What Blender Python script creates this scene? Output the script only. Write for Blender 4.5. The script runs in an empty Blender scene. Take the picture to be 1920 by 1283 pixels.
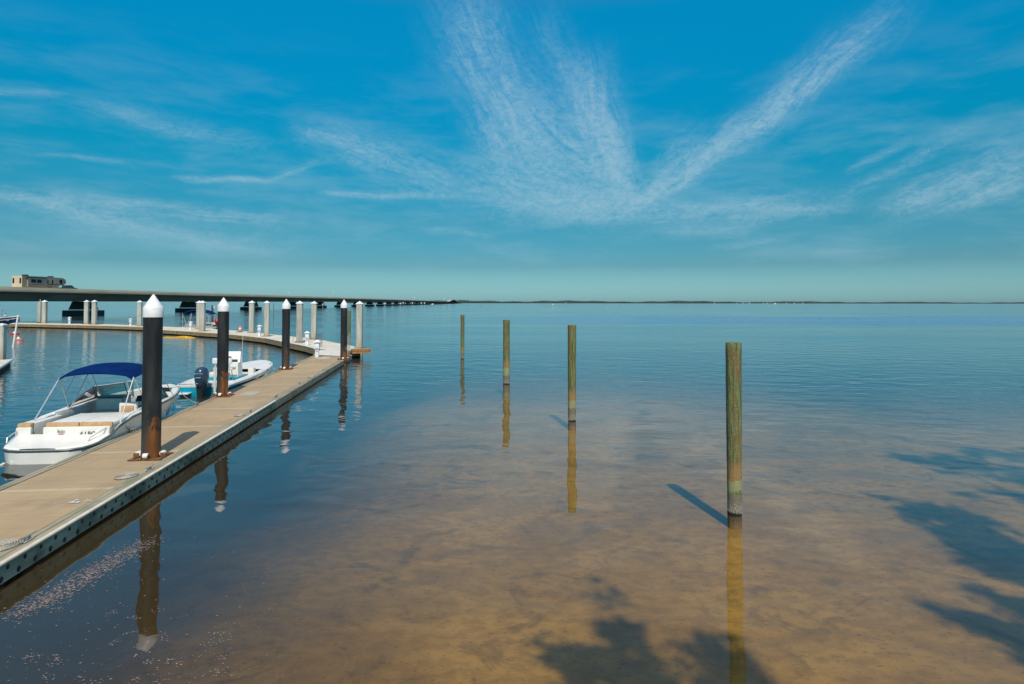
import bpy, bmesh, math, random
from mathutils import Vector, Matrix
random.seed(11)
sc = bpy.context.scene
COL = sc.collection
F, PX0, PY0, H = 1150.0, 960.0, 539.0, 3.94      # focal length (px of the 1920 photo), principal point, eye height
PITCH, ROLL = 0.025, 0.0014
ROT = Matrix.Rotation(math.pi/2 + PITCH, 3, 'X') @ Matrix.Rotation(ROLL, 3, 'Z')

def ray(px, py):
    return (ROT @ Vector(((px-PX0)/F, -(py-PY0)/F, -1.0))).normalized()
def P(px, py, h=0.0):
    d = ray(px, py); t = (h-H)/d.z
    return Vector((d.x*t, d.y*t, h))
def AT(px, py, Y):
    d = ray(px, py); t = Y/d.y
    return Vector((d.x*t, Y, H+d.z*t))
def pxm(Y): return Y/F

# ------------------------------------------------------------------ materials
def lin(r, g, b):
    f = lambda c: (c/255/12.92) if c/255 <= .04045 else ((c/255+.055)/1.055)**2.4
    return (f(r), f(g), f(b))
class NT:
    def __init__(s, tree): s.t = tree
    def n(s, typ, **kw):
        nd = s.t.nodes.new(typ)
        for k, v in kw.items():
            if k.startswith('i_'):
                key = k[2:]; key = int(key) if key.isdigit() else key
                s.put(nd.inputs[key], v)
            else: setattr(nd, k, v)
        return nd
    def put(s, sock, v):
        if isinstance(v, bpy.types.NodeSocket): s.t.links.new(v, sock)
        elif isinstance(v, (tuple, list)) and len(v) == 3 and sock.type == 'RGBA': sock.default_value = (*v, 1)
        else: sock.default_value = v
    def m(s, op, a, b=0.0, c=None):
        nd = s.t.nodes.new('ShaderNodeMath'); nd.operation = op
        s.put(nd.inputs[0], a); s.put(nd.inputs[1], b)
        if c is not None: s.put(nd.inputs[2], c)
        return nd.outputs[0]
    def mix(s, f, a, b, blend='MIX'):
        nd = s.t.nodes.new('ShaderNodeMix'); nd.data_type = 'RGBA'; nd.blend_type = blend
        s.put(nd.inputs[0], f); s.put(nd.inputs[6], a); s.put(nd.inputs[7], b)
        return nd.outputs[2]
    def ramp(s, f, stops, interp='LINEAR'):
        nd = s.t.nodes.new('ShaderNodeValToRGB'); cr = nd.color_ramp; cr.interpolation = interp
        while len(cr.elements) > 1: cr.elements.remove(cr.elements[-1])
        cr.elements[0].position = stops[0][0]; cr.elements[0].color = (*stops[0][1], 1)
        for p, c in stops[1:]:
            e = cr.elements.new(p); e.color = (*c, 1)
        s.put(nd.inputs[0], f); return nd.outputs[0]
    def sstep(s, v, lo, hi):
        nd = s.t.nodes.new('ShaderNodeMapRange'); nd.interpolation_type = 'SMOOTHSTEP'
        s.put(nd.inputs[0], v); nd.inputs[1].default_value = lo; nd.inputs[2].default_value = hi
        return nd.outputs[0]
    def pos(s, scale=(1, 1, 1), world=True):
        g = s.n('ShaderNodeNewGeometry').outputs['Position'] if world else s.n('ShaderNodeTexCoord').outputs['Object']
        mp = s.n('ShaderNodeMapping'); s.put(mp.inputs[0], g); mp.inputs['Scale'].default_value = scale
        return mp.outputs[0]
    def noise(s, vec, scale=1.0, detail=4.0, rough=.55, dist=0.0):
        nd = s.n('ShaderNodeTexNoise'); s.put(nd.inputs['Vector'], vec)
        nd.inputs['Scale'].default_value = scale; nd.inputs['Detail'].default_value = detail
        nd.inputs['Roughness'].default_value = rough; nd.inputs['Distortion'].default_value = dist
        return nd.outputs['Fac']

MATS = {}
def new_mat(name):
    m = bpy.data.materials.new(name); m.use_nodes = True; nt = NT(m.node_tree)
    b = m.node_tree.nodes['Principled BSDF']; MATS[name] = m
    return m, nt, b
def mat(name, c1, c2=None, scale=3.0, stretch=(1, 1, 1), rough=.6, bump=0.0, metal=0.0, lo=.35, hi=.65, detail=5, world=True, spec=.5, coat=0.0):
    m, nt, b = new_mat(name)
    if c2 is None: c2 = tuple(x*.82 for x in c1)
    v = nt.pos(stretch, world); f = nt.noise(v, scale, detail)
    nt.put(b.inputs['Base Color'], nt.mix(nt.sstep(f, lo, hi), c1, c2))
    b.inputs['Roughness'].default_value = rough; b.inputs['Metallic'].default_value = metal
    b.inputs['Specular IOR Level'].default_value = spec; b.inputs['Coat Weight'].default_value = coat
    if bump:
        bp = nt.n('ShaderNodeBump'); bp.inputs['Strength'].default_value = bump; bp.inputs['Distance'].default_value = .01
        nt.put(bp.inputs['Height'], f); nt.put(b.inputs['Normal'], bp.outputs[0])
    return m

mat('white_gelcoat', (.78, .76, .70), (.72, .70, .64), 2.2, rough=.35, coat=.08, spec=.3)
mat('white_shade', (.74, .73, .68), (.66, .65, .6), 5, rough=.45)
mat('white_plastic', (.80, .80, .80), (.70, .70, .70), 6, rough=.4)
mat('cream_vinyl', (.74, .72, .66), (.66, .63, .56), 9, rough=.55, bump=.2)
mat('barnacle', (.42, .38, .30), (.25, .22, .17), 30, rough=.9)
mat('tan_vinyl', (.55, .36, .19), (.47, .29, .14), 8, rough=.55, bump=.2)
mat('brown_panel', (.16, .06, .02), (.08, .03, .012), 5, rough=.4)
mat('grey_liner', (.62, .63, .56), (.56, .57, .5), 4, rough=.5)
mat('rub_rail', (.10, .11, .11), (.06, .07, .07), 6, rough=.4)
mat('stainless', (.72, .70, .66), (.6, .58, .55), 5, rough=.3, metal=.45)
mat('blue_canvas', (.0, .020, .105), (.0, .014, .08), 3, rough=.95, bump=.5, spec=.1)
mat('black_plastic', (.012, .012, .014), (.02, .02, .022), 9, rough=.35)
mat('turquoise_gelcoat', (.0, .30, .40), (.0, .26, .35), 2, rough=.2, coat=.4)
mat('navy_gelcoat', (.008, .05, .16), (.006, .04, .12), 2, rough=.2, coat=.4)
mat('engine_blue', (.045, .085, .135), (.035, .07, .115), 3, rough=.22, metal=.35, coat=.6)
mat('dark_lettering', (.02, .03, .035)); mat('red_lettering', (.5, .02, .02)); mat('silver_lettering', (.6, .62, .65))
mat('pale_plate', (.42, .40, .33), (.36, .34, .28), 5, rough=.9)
mat('warm_white', (.80, .70, .56), (.70, .60, .46), 5, rough=.5)
mat('coil_rope', (.42, .39, .33), (.28, .26, .21), 40, rough=.95)
mat('rope', (.62, .58, .5), (.48, .44, .38), 60, rough=.9)
mat('galvanized', (.44, .42, .37), (.3, .28, .24), 12, rough=.55, metal=.2)
mat('aluminium', (.62, .60, .54), (.54, .52, .46), 4, rough=.7, metal=.0)
mat('rust', (.22, .09, .035), (.10, .045, .022), 14, rough=.9, bump=.5)
mat('orange_plastic', (.75, .16, .04), (.6, .12, .03), 8, rough=.5)
mat('red_plastic', (.55, .02, .015), (.4, .015, .01), 5, rough=.4)
mat('yellow_fabric', (.62, .36, .03), (.42, .22, .02), 3, rough=.8)
mat('skin', (.42, .25, .17), rough=.6); mat('hair', (.05, .03, .02)); mat('white_shirt', (.75, .73, .74)); mat('dark_shorts', (.12, .06, .1))
mat('rv_wall', (.34, .28, .20), (.29, .24, .17), 1, rough=.4); mat('rv_dark', (.03, .03, .035), rough=.3)
mat('rv_rear', (.62, .52, .36), (.56, .46, .32), 1, rough=.4)
mat('window_glass', (.008, .016, .05), (.005, .01, .03), 1, rough=.3, spec=.12)
mat('truck_paint', (.03, .04, .06), rough=.2, coat=.5); mat('tyre', (.015, .015, .015), rough=.9)
mat('bridge_concrete', (.62, .50, .34), (.48, .39, .26), .35, (1, .25, 1.6), rough=.85, bump=.3)
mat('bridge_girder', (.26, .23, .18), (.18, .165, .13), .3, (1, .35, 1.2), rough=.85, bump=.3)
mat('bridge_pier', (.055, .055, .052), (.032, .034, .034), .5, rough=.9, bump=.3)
mat('dock_top_pale', (.66, .61, .49), (.54, .50, .40), .9, rough=.85, bump=.3)
mat('dock_fascia_brown', (.36, .25, .12), (.24, .16, .08), 1.8, (1, 1, 3), rough=.85, bump=.5)
mat('timber_new', (.42, .22, .085), (.30, .15, .06), 3, (1, 1, 5), rough=.8, bump=.4)
mat('dark_float', (.018, .014, .010), (.01, .008, .006), 2, rough=.8)
mat('far_trees', (.022, .042, .036), (.045, .065, .05), .02, rough=1.0)
mat('far_house', (.75, .73, .7)); mat('far_roof', (.4, .38, .36))
mat('bark', (.12, .08, .055), (.07, .05, .035), 9, (1, 1, .2), rough=.95, bump=.6)
mat('foliage', (.05, .10, .025), (.09, .13, .04), 1.5, rough=.7)
mat('bank_grass', (.08, .11, .04), (.15, .12, .07), 1.2, rough=1)
mat('scum', (.30, .24, .225), (.18, .14, .125), 14, rough=.9)

def m_deck():
    m, nt, b = new_mat('dock_concrete')
    v = nt.pos(); f1 = nt.noise(v, .8, 5); f2 = nt.noise(nt.pos((2.5, .5, 1)), 1.6, 6, .7); f3 = nt.noise(v, 60, 3)
    c = nt.mix(nt.sstep(f1, .3, .7), (.50, .36, .195), (.40, .285, .155))
    g = nt.n('ShaderNodeNewGeometry').outputs['Position']; mp = nt.n('ShaderNodeMapping'); mp.vector_type = 'TEXTURE'; nt.put(mp.inputs[0], g)
    mp.inputs['Location'].default_value = (DR0.x, DR0.y, 0); mp.inputs['Rotation'].default_value = (0, 0, DANG)
    ly = nt.n('ShaderNodeSeparateXYZ'); nt.put(ly.inputs[0], mp.outputs[0]); ly = ly.outputs[1]
    pn = nt.m('DIVIDE', nt.m('SUBTRACT', ly, DS0), 3.03); wn = nt.n('ShaderNodeTexWhiteNoise', noise_dimensions='1D'); nt.put(wn.inputs['W'], nt.m('FLOOR', pn))
    fr_ = nt.m('FRACT', pn); edge = nt.m('ADD', nt.sstep(fr_, .965, .995), nt.m('SUBTRACT', 1, nt.sstep(fr_, .004, .03)))
    mp3 = nt.n('ShaderNodeMapping'); nt.put(mp3.inputs[0], mp.outputs[0]); mp3.inputs['Scale'].default_value = (.5, 9, 1)
    br_ = nt.noise(mp3.outputs[0], 1.2, 6, .65)
    c = nt.mix(nt.m('MULTIPLY', nt.sstep(wn.outputs[0], 0, 1), .35), c, (.33, .25, .15))
    c = nt.mix(nt.m('MULTIPLY', nt.sstep(br_, .45, .7), .5), c, (.28, .21, .13))
    c = nt.mix(nt.m('MULTIPLY', edge, .55), c, (.62, .52, .38))
    c = nt.mix(nt.m('MULTIPLY', nt.sstep(f2, .48, .72), .6), c, (.25, .19, .12))
    f4 = nt.noise(v, 3.2, 6, .75)
    c = nt.mix(nt.m('MULTIPLY', nt.sstep(f4, .60, .70), .35), c, (.58, .47, .32))
    c = nt.mix(nt.m('MULTIPLY', f3, .35), c, (.28, .22, .15))
    nt.put(b.inputs['Base Color'], c); b.inputs['Roughness'].default_value = .9
    bp = nt.n('ShaderNodeBump'); bp.inputs['Strength'].default_value = .35; bp.inputs['Distance'].default_value = .01
    nt.put(bp.inputs['Height'], f3); nt.put(b.inputs['Normal'], bp.outputs[0])

def m_timber(name, a, b_, c_, axis_rot):
    # weathered timber, grain running along the dock
    m, nt, b = new_mat(name)
    g = nt.n('ShaderNodeNewGeometry').outputs['Position']
    mp = nt.n('ShaderNodeMapping'); nt.put(mp.inputs[0], g); mp.inputs['Rotation'].default_value = (0, 0, axis_rot)
    mp2 = nt.n('ShaderNodeMapping'); nt.put(mp2.inputs[0], mp.outputs[0]); mp2.inputs['Scale'].default_value = (22, .9, 22)
    gr = nt.noise(mp2.outputs[0], 1.0, 6, .6)
    lo = nt.noise(mp.outputs[0], 1.1, 4)
    c = nt.mix(nt.sstep(gr, .3, .68), a, b_)
    c = nt.mix(nt.m('MULTIPLY', nt.sstep(lo, .52, .68), .7), c, c_)
    nt.put(b.inputs['Base Color'], c); b.inputs['Roughness'].default_value = .9
    bp = nt.n('ShaderNodeBump'); bp.inputs['Strength'].default_value = .8; bp.inputs['Distance'].default_value = .012
    nt.put(bp.inputs['Height'], gr); nt.put(b.inputs['Normal'], bp.outputs[0])

def m_post(name, seed, rustz):
    m, nt, b = new_mat(name)
    v = nt.pos((24, 24, 1.2)); v2 = nt.pos((3, 3, 1.1)); v3 = nt.pos((18, 18, 18))
    off = nt.n('ShaderNodeVectorMath', operation='ADD'); nt.put(off.inputs[0], v); off.inputs[1].default_value = (seed, seed*.7, 0)
    gr = nt.noise(off.outputs[0], 1, 6, .65); bl = nt.noise(v2, 1.3, 4); fn = nt.noise(v3, 1.6, 4)
    c = nt.mix(nt.sstep(gr, .36, .62), (.035, .065, .015), (.22, .24, .095))
    c = nt.mix(nt.m('MULTIPLY', nt.sstep(bl, .48, .6), .65), c, (.19, .12, .05))
    c = nt.mix(nt.m('MULTIPLY', nt.sstep(fn, .55, .7), .4), c, (.36, .40, .22))
    c = nt.mix(nt.sstep(gr, .57, .64), c, (.03, .035, .015))
    z = nt.n('ShaderNodeSeparateXYZ'); nt.put(z.inputs[0], nt.pos()); z = z.outputs[2]
    zj = nt.m('ADD', z, nt.m('MULTIPLY', nt.m('SUBTRACT', gr, .5), .35))
    band = lambda lo, hi, s=.05: nt.m('MULTIPLY', nt.sstep(zj, lo-s, lo+s), nt.m('SUBTRACT', 1.0, nt.sstep(zj, hi-s, hi+s)))
    c = nt.mix(nt.m('MULTIPLY', band(rustz-.12, rustz+.22, .12), .75), c, (.34, .19, .07))
    c = nt.mix(nt.m('MULTIPLY', band(.42, rustz-.1, .04), .6), c, (.36, .38, .20))
    c = nt.mix(nt.m('SUBTRACT', 1, nt.sstep(zj, .34, .38)), c, (.17, .15, .11))
    c = nt.mix(nt.m('MULTIPLY', nt.m('MULTIPLY', band(.05, .22, .05), nt.sstep(fn, .44, .6)), .8), c, (.34, .31, .25))
    c = nt.mix(nt.m('SUBTRACT', 1, nt.sstep(z, .02, .06)), c, (.014, .010, .006))
    c = nt.mix(nt.m('SUBTRACT', 1, nt.sstep(z, -.05, -.02)), c, nt.mix(nt.sstep(z, -.24, -.08), (.20, .12, .032), (.06, .034, .012)))
    nt.put(b.inputs['Base Color'], c); b.inputs['Roughness'].default_value = .85
    bp = nt.n('ShaderNodeBump'); bp.inputs['Strength'].default_value = .9; bp.inputs['Distance'].default_value = .015
    nt.put(bp.inputs['Height'], nt.m('ADD', gr, fn)); nt.put(b.inputs['Normal'], bp.outputs[0])
m_post('post_wood_a', 0, .72); m_post('post_wood_b', 5, .78); m_post('post_wood_c', 9, .9); m_post('post_wood_d', 14, .6)

def m_pile():
    m, nt, b = new_mat('pile_sleeve')
    v = nt.pos((6, 6, .8)); gr = nt.noise(v, 1, 6, .6); bl = nt.noise(nt.pos((2.4, 2.4, 1.3)), 1.5, 6, .65, .4)
    z = nt.n('ShaderNodeSeparateXYZ'); nt.put(z.inputs[0], nt.pos()); zz = z.outputs[2]
    c = nt.mix(nt.sstep(gr, .35, .7), (.011, .011, .012), (.035, .035, .034))
    c = nt.mix(nt.m('MULTIPLY', nt.sstep(nt.noise(nt.pos((9, 9, .5)), 1.4, 5, .7), .62, .7), .35), c, (.09, .09, .085))
    low = nt.m('SUBTRACT', 1, nt.sstep(nt.m('ADD', zz, nt.m('MULTIPLY', bl, .9)), 1.0, 1.7))
    c = nt.mix(nt.m('MULTIPLY', low, .5), c, (.075, .07, .06))
    nrm = nt.n('ShaderNodeNewGeometry').outputs['Normal']; sx = nt.n('ShaderNodeSeparateXYZ'); nt.put(sx.inputs[0], nrm)
    side = nt.sstep(nt.m('ADD', sx.outputs[0], nt.m('MULTIPLY', bl, .5)), .05, .45)
    r = nt.m('MULTIPLY', nt.m('MULTIPLY', nt.sstep(nt.m('SUBTRACT', nt.m('MULTIPLY', bl, 1.9), nt.m('MULTIPLY', zz, .62)), .28, .42), side), 1.0)
    c = nt.mix(r, c, nt.mix(nt.sstep(gr, .4, .6), (.24, .085, .018), (.10, .04, .015)))
    nt.put(b.inputs['Base Color'], c); b.inputs['Roughness'].default_value = .55; b.inputs['Specular IOR Level'].default_value = .35
    bp = nt.n('ShaderNodeBump'); bp.inputs['Strength'].default_value = .5; bp.inputs['Distance'].default_value = .01
    nt.put(bp.inputs['Height'], bl); nt.put(b.inputs['Normal'], bp.outputs[0])
m_pile()
def m_cpile():
    m, nt, b = new_mat('pile_concrete')
    f = nt.noise(nt.pos((4, 4, .5)), 1.2, 6, .65); z = nt.n('ShaderNodeSeparateXYZ'); nt.put(z.inputs[0], nt.pos())
    c = nt.mix(nt.sstep(f, .38, .66), (.52, .50, .43), (.36, .35, .29))
    c = nt.mix(nt.m('MULTIPLY', nt.m('SUBTRACT', 1, nt.sstep(nt.m('ADD', z.outputs[2], f), .9, 2.2)), .45), c, (.30, .23, .14))
    nt.put(b.inputs['Base Color'], c); b.inputs['Roughness'].default_value = .9
m_cpile()
def m_glass():
    m, nt, b = new_mat('tinted_glass'); t = m.node_tree
    tr = nt.n('ShaderNodeBsdfTransparent'); tr.inputs[0].default_value = (.42, .62, .58, 1)
    gl = nt.n('ShaderNodeBsdfGlossy'); gl.inputs['Roughness'].default_value = .03
    fr = nt.n('ShaderNodeFresnel'); fr.inputs[0].default_value = 1.5
    mx = nt.n('ShaderNodeMixShader'); nt.put(mx.inputs[0], fr.outputs[0]); nt.put(mx.inputs[1], tr.outputs[0]); nt.put(mx.inputs[2], gl.outputs[0])
    t.links.new(mx.outputs[0], t.nodes['Material Output'].inputs[0])
m_glass()

# ------------------------------------------------------------------ mesh builder
class MB:
    def __init__(s): s.v = []; s.f = []; s.mi = []
    def add(s, vs, fs, mi=0):
        o = len(s.v); s.v += [tuple(v) for v in vs]; s.f += [tuple(i+o for i in f) for f in fs]; s.mi += [mi]*len(fs); return s
    def box(s, c, d, rz=0, mi=0, top=None):
        # c centre, d full sizes; top = (sx, sy) scale of the upper face
        x, y, z = d[0]/2, d[1]/2, d[2]/2; tx, ty = top or (1, 1); M = Matrix.Rotation(rz, 3, 'Z')
        vs = [(-x, -y, -z), (x, -y, -z), (x, y, -z), (-x, y, -z), (-x*tx, -y*ty, z), (x*tx, -y*ty, z), (x*tx, y*ty, z), (-x*tx, y*ty, z)]
        vs = [M @ Vector(v)+Vector(c) for v in vs]
        return s.add(vs, [(0, 3, 2, 1), (4, 5, 6, 7), (0, 1, 5, 4), (1, 2, 6, 5), (2, 3, 7, 6), (3, 0, 4, 7)], mi)
    def lathe(s, prof, c=(0, 0, 0), n=24, mi=0, cap=True, ph=0, jit=None):
        vs = []; fs = []
        for k, (r, z) in enumerate(prof):
            for i in range(n):
                a = 2*math.pi*i/n+ph; rr = r*(jit(k, i) if jit else 1)
                vs.append((c[0]+rr*math.cos(a), c[1]+rr*math.sin(a), c[2]+z))
        for k in range(len(prof)-1):
            for i in range(n):
                j = (i+1) % n; fs.append((k*n+i, k*n+j, (k+1)*n+j, (k+1)*n+i))
        if cap: fs.append(tuple(range(n))[::-1]); fs.append(tuple((len(prof)-1)*n+i for i in range(n)))
        return s.add(vs, fs, mi)
    def tube(s, pts, r, n=8, mi=0, closed=False):
        pts = [Vector(p) for p in pts]; vs = []; fs = []; L = len(pts); up = Vector((0, 0, 1))
        for i, p in enumerate(pts):
            a = pts[i-1] if (i > 0 or closed) else p; b = pts[(i+1) % L] if (i < L-1 or closed) else p
            d = (b-a).normalized(); u = d.cross(up)
            if u.length < .05: u = d.cross(Vector((1, 0, 0)))
            u.normalize(); w = u.cross(d); rr = r[i] if isinstance(r, (list, tuple)) else r
            for k in range(n):
                t = 2*math.pi*k/n; vs.append(p+(u*math.cos(t)+w*math.sin(t))*rr)
        for i in range(L if closed else L-1):
            for k in range(n):
                j = (k+1) % n; i2 = (i+1) % L; fs.append((i*n+k, i*n+j, i2*n+j, i2*n+k))
        if not closed: fs.append(tuple(range(n))[::-1]); fs.append(tuple((L-1)*n+k for k in range(n)))
        return s.add(vs, fs, mi)
    def grid(s, rows, mi=0):
        n = len(rows[0]); vs = [p for r in rows for p in r]
        fs = [(i*n+j, i*n+j+1, (i+1)*n+j+1, (i+1)*n+j) for i in range(len(rows)-1) for j in range(n-1)]
        return s.add(vs, fs, mi)
    def prism(s, poly, z0, z1, mi=0):
        n = len(poly); vs = [(x, y, z0) for x, y in poly]+[(x, y, z1) for x, y in poly]
        fs = [tuple(range(n))[::-1], tuple(range(n, 2*n))]+[(i, (i+1) % n, n+(i+1) % n, n+i) for i in range(n)]
        return s.add(vs, fs, mi)
    def build(s, name, mats, parent=None, smooth=False, bevel=0, loc=None):
        me = bpy.data.meshes.new(name); me.from_pydata(s.v, [], s.f)
        mats = [mats] if isinstance(mats, str) else mats
        for m in mats: me.materials.append(MATS[m])
        for p, i in zip(me.polygons, s.mi): p.material_index = i
        me.update()
        bm = bmesh.new(); bm.from_mesh(me); bmesh.ops.remove_doubles(bm, verts=bm.verts, dist=1e-5)
        bmesh.ops.recalc_face_normals(bm, faces=bm.faces)
        if bevel:
            es = [e for e in bm.edges if len(e.link_faces) == 2 and e.calc_face_angle(0) > .6]
            bmesh.ops.bevel(bm, geom=es, offset=bevel, segments=2, affect='EDGES', profile=.6)
        bm.to_mesh(me); bm.free()
        if smooth:
            for p in me.polygons: p.use_smooth = True
            if smooth != 'all':
                try: me.set_sharp_from_angle(angle=math.radians(38))
                except Exception: pass
        o = bpy.data.objects.new(name, me); COL.objects.link(o)
        if parent is not None: o.parent = parent
        if loc is not None: o.location = loc
        return o

def each(b, name, m, parent, **kw):
    # build every separate piece of b as an object of its own
    par = list(range(len(b.v)))
    def f(i):
        while par[i] != i: par[i] = par[par[i]]; i = par[i]
        return i
    for fc in b.f:
        for k in fc[1:]: par[f(k)] = f(fc[0])
    groups = {}
    for fc in b.f: groups.setdefault(f(fc[0]), []).append(fc)
    out = []
    for g in groups.values():
        ids = sorted({i for fc in g for i in fc}); mp = {i: j for j, i in enumerate(ids)}
        q = MB(); q.add([b.v[i] for i in ids], [tuple(mp[i] for i in fc) for fc in g]); out.append(q.build(name, m, parent, **kw))
    return out

def tag(o, label, cat, group=None, kind=None):
    o['label'] = label; o['category'] = cat
    if group: o['group'] = group
    if kind: o['kind'] = kind
    return o
def thing(name, label, cat, loc=(0, 0, 0), rz=0, group=None):
    o = bpy.data.objects.new(name, None); o.empty_display_size = .2; COL.objects.link(o)
    o.location = loc; o.rotation_euler = (0, 0, rz); return tag(o, label, cat, group)
def structure(o): o['kind'] = 'structure'; return o
def copy_tree(o, parent=None):
    c = o.copy(); COL.objects.link(c)
    if parent is not None: c.parent = parent
    for ch in list(o.children): copy_tree(ch, c)
    return c

# ------------------------------------------------------------------ water and seabed
def depth(x, y):
    nz = .25*math.sin(x*.9+y*.35)+.18*math.sin(y*1.3-x*.4)+.1*math.sin(x*2.1)
    d = .22+.004*max(0, y)
    s = (-3.9+.5*math.sin(y*.45)+nz*.6) - x                  # towards the dredged dock basin
    if s > -1.2: t = (s+1.2)/6.0; d += .95*(t*t*(3-2*t) if t < 1 else 1)
    yf = 27-.045*max(0, x-4)**2 if x < 16 else 20.5-.25*(x-16)
    s = y-(yf+nz*2.2)+4.5
    if s > 0: d += .03*s*min(1.0, s/5.0)
    if y < 3.5: d -= (3.5-y)*.25
    return max(-1.0, min(3.2, d))
def axis(fine0, fine1, step, far):
    a = []; t = fine0
    while t <= fine1: a.append(t); t += step
    g = step; t = a[0]; lo = []
    while t > -far: g *= 1.35; t -= g; lo.append(t)
    g = step; t = a[-1]; hi = []
    while t < far: g *= 1.35; t += g; hi.append(t)
    return lo[::-1]+a+hi
xs = axis(-16, 34, .6, 16000); ys = axis(-6, 46, .6, 16000); ys = [y for y in ys if y > -700]
b = MB(); b.grid([[(x, y, -depth(x, y)) for x in xs] for y in ys])
def m_bed():
    m, nt, b = new_mat('seabed_sand')
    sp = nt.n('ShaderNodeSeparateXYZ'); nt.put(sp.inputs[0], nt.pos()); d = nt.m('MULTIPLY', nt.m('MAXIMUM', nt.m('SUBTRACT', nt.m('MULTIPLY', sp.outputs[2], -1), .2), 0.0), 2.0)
    v = nt.pos((1, 1.6, 1)); f1 = nt.noise(v, .45, 6, .6, .6); f2 = nt.noise(nt.pos((1.2, 1.7, 1)), 3.2, 6, .65); f3 = nt.noise(nt.pos((1, 2.2, 1)), 14, 3)
    f4 = nt.noise(nt.pos(), .9, 5, .65, 1.2)
    c = nt.mix(nt.sstep(f1, .35, .65), (.345, .205, .054), (.245, .145, .040))
    c = nt.mix(nt.m('MULTIPLY', nt.sstep(f2, .38, .66), .5), c, (.17, .10, .032))
    c = nt.mix(nt.m('MULTIPLY', nt.sstep(f4, .52, .68), .55), c, (.10, .068, .03))
    c = nt.mix(nt.m('MULTIPLY', nt.sstep(f3, .60, .70), .5), c, (.06, .035, .02))
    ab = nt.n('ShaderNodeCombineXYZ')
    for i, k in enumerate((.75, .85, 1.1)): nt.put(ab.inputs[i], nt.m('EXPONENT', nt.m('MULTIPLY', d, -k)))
    c = nt.mix(1.0, c, ab.outputs[0], 'MULTIPLY')  # light lost in the water, baked into the sand colour by depth
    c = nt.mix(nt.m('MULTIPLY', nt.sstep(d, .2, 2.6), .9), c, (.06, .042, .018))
    nt.put(b.inputs['Base Color'], c); b.inputs['Roughness'].default_value = 1; b.inputs['Specular IOR Level'].default_value = 0
m_bed()
structure(b.build('seabed', 'seabed_sand', smooth='all'))

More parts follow.
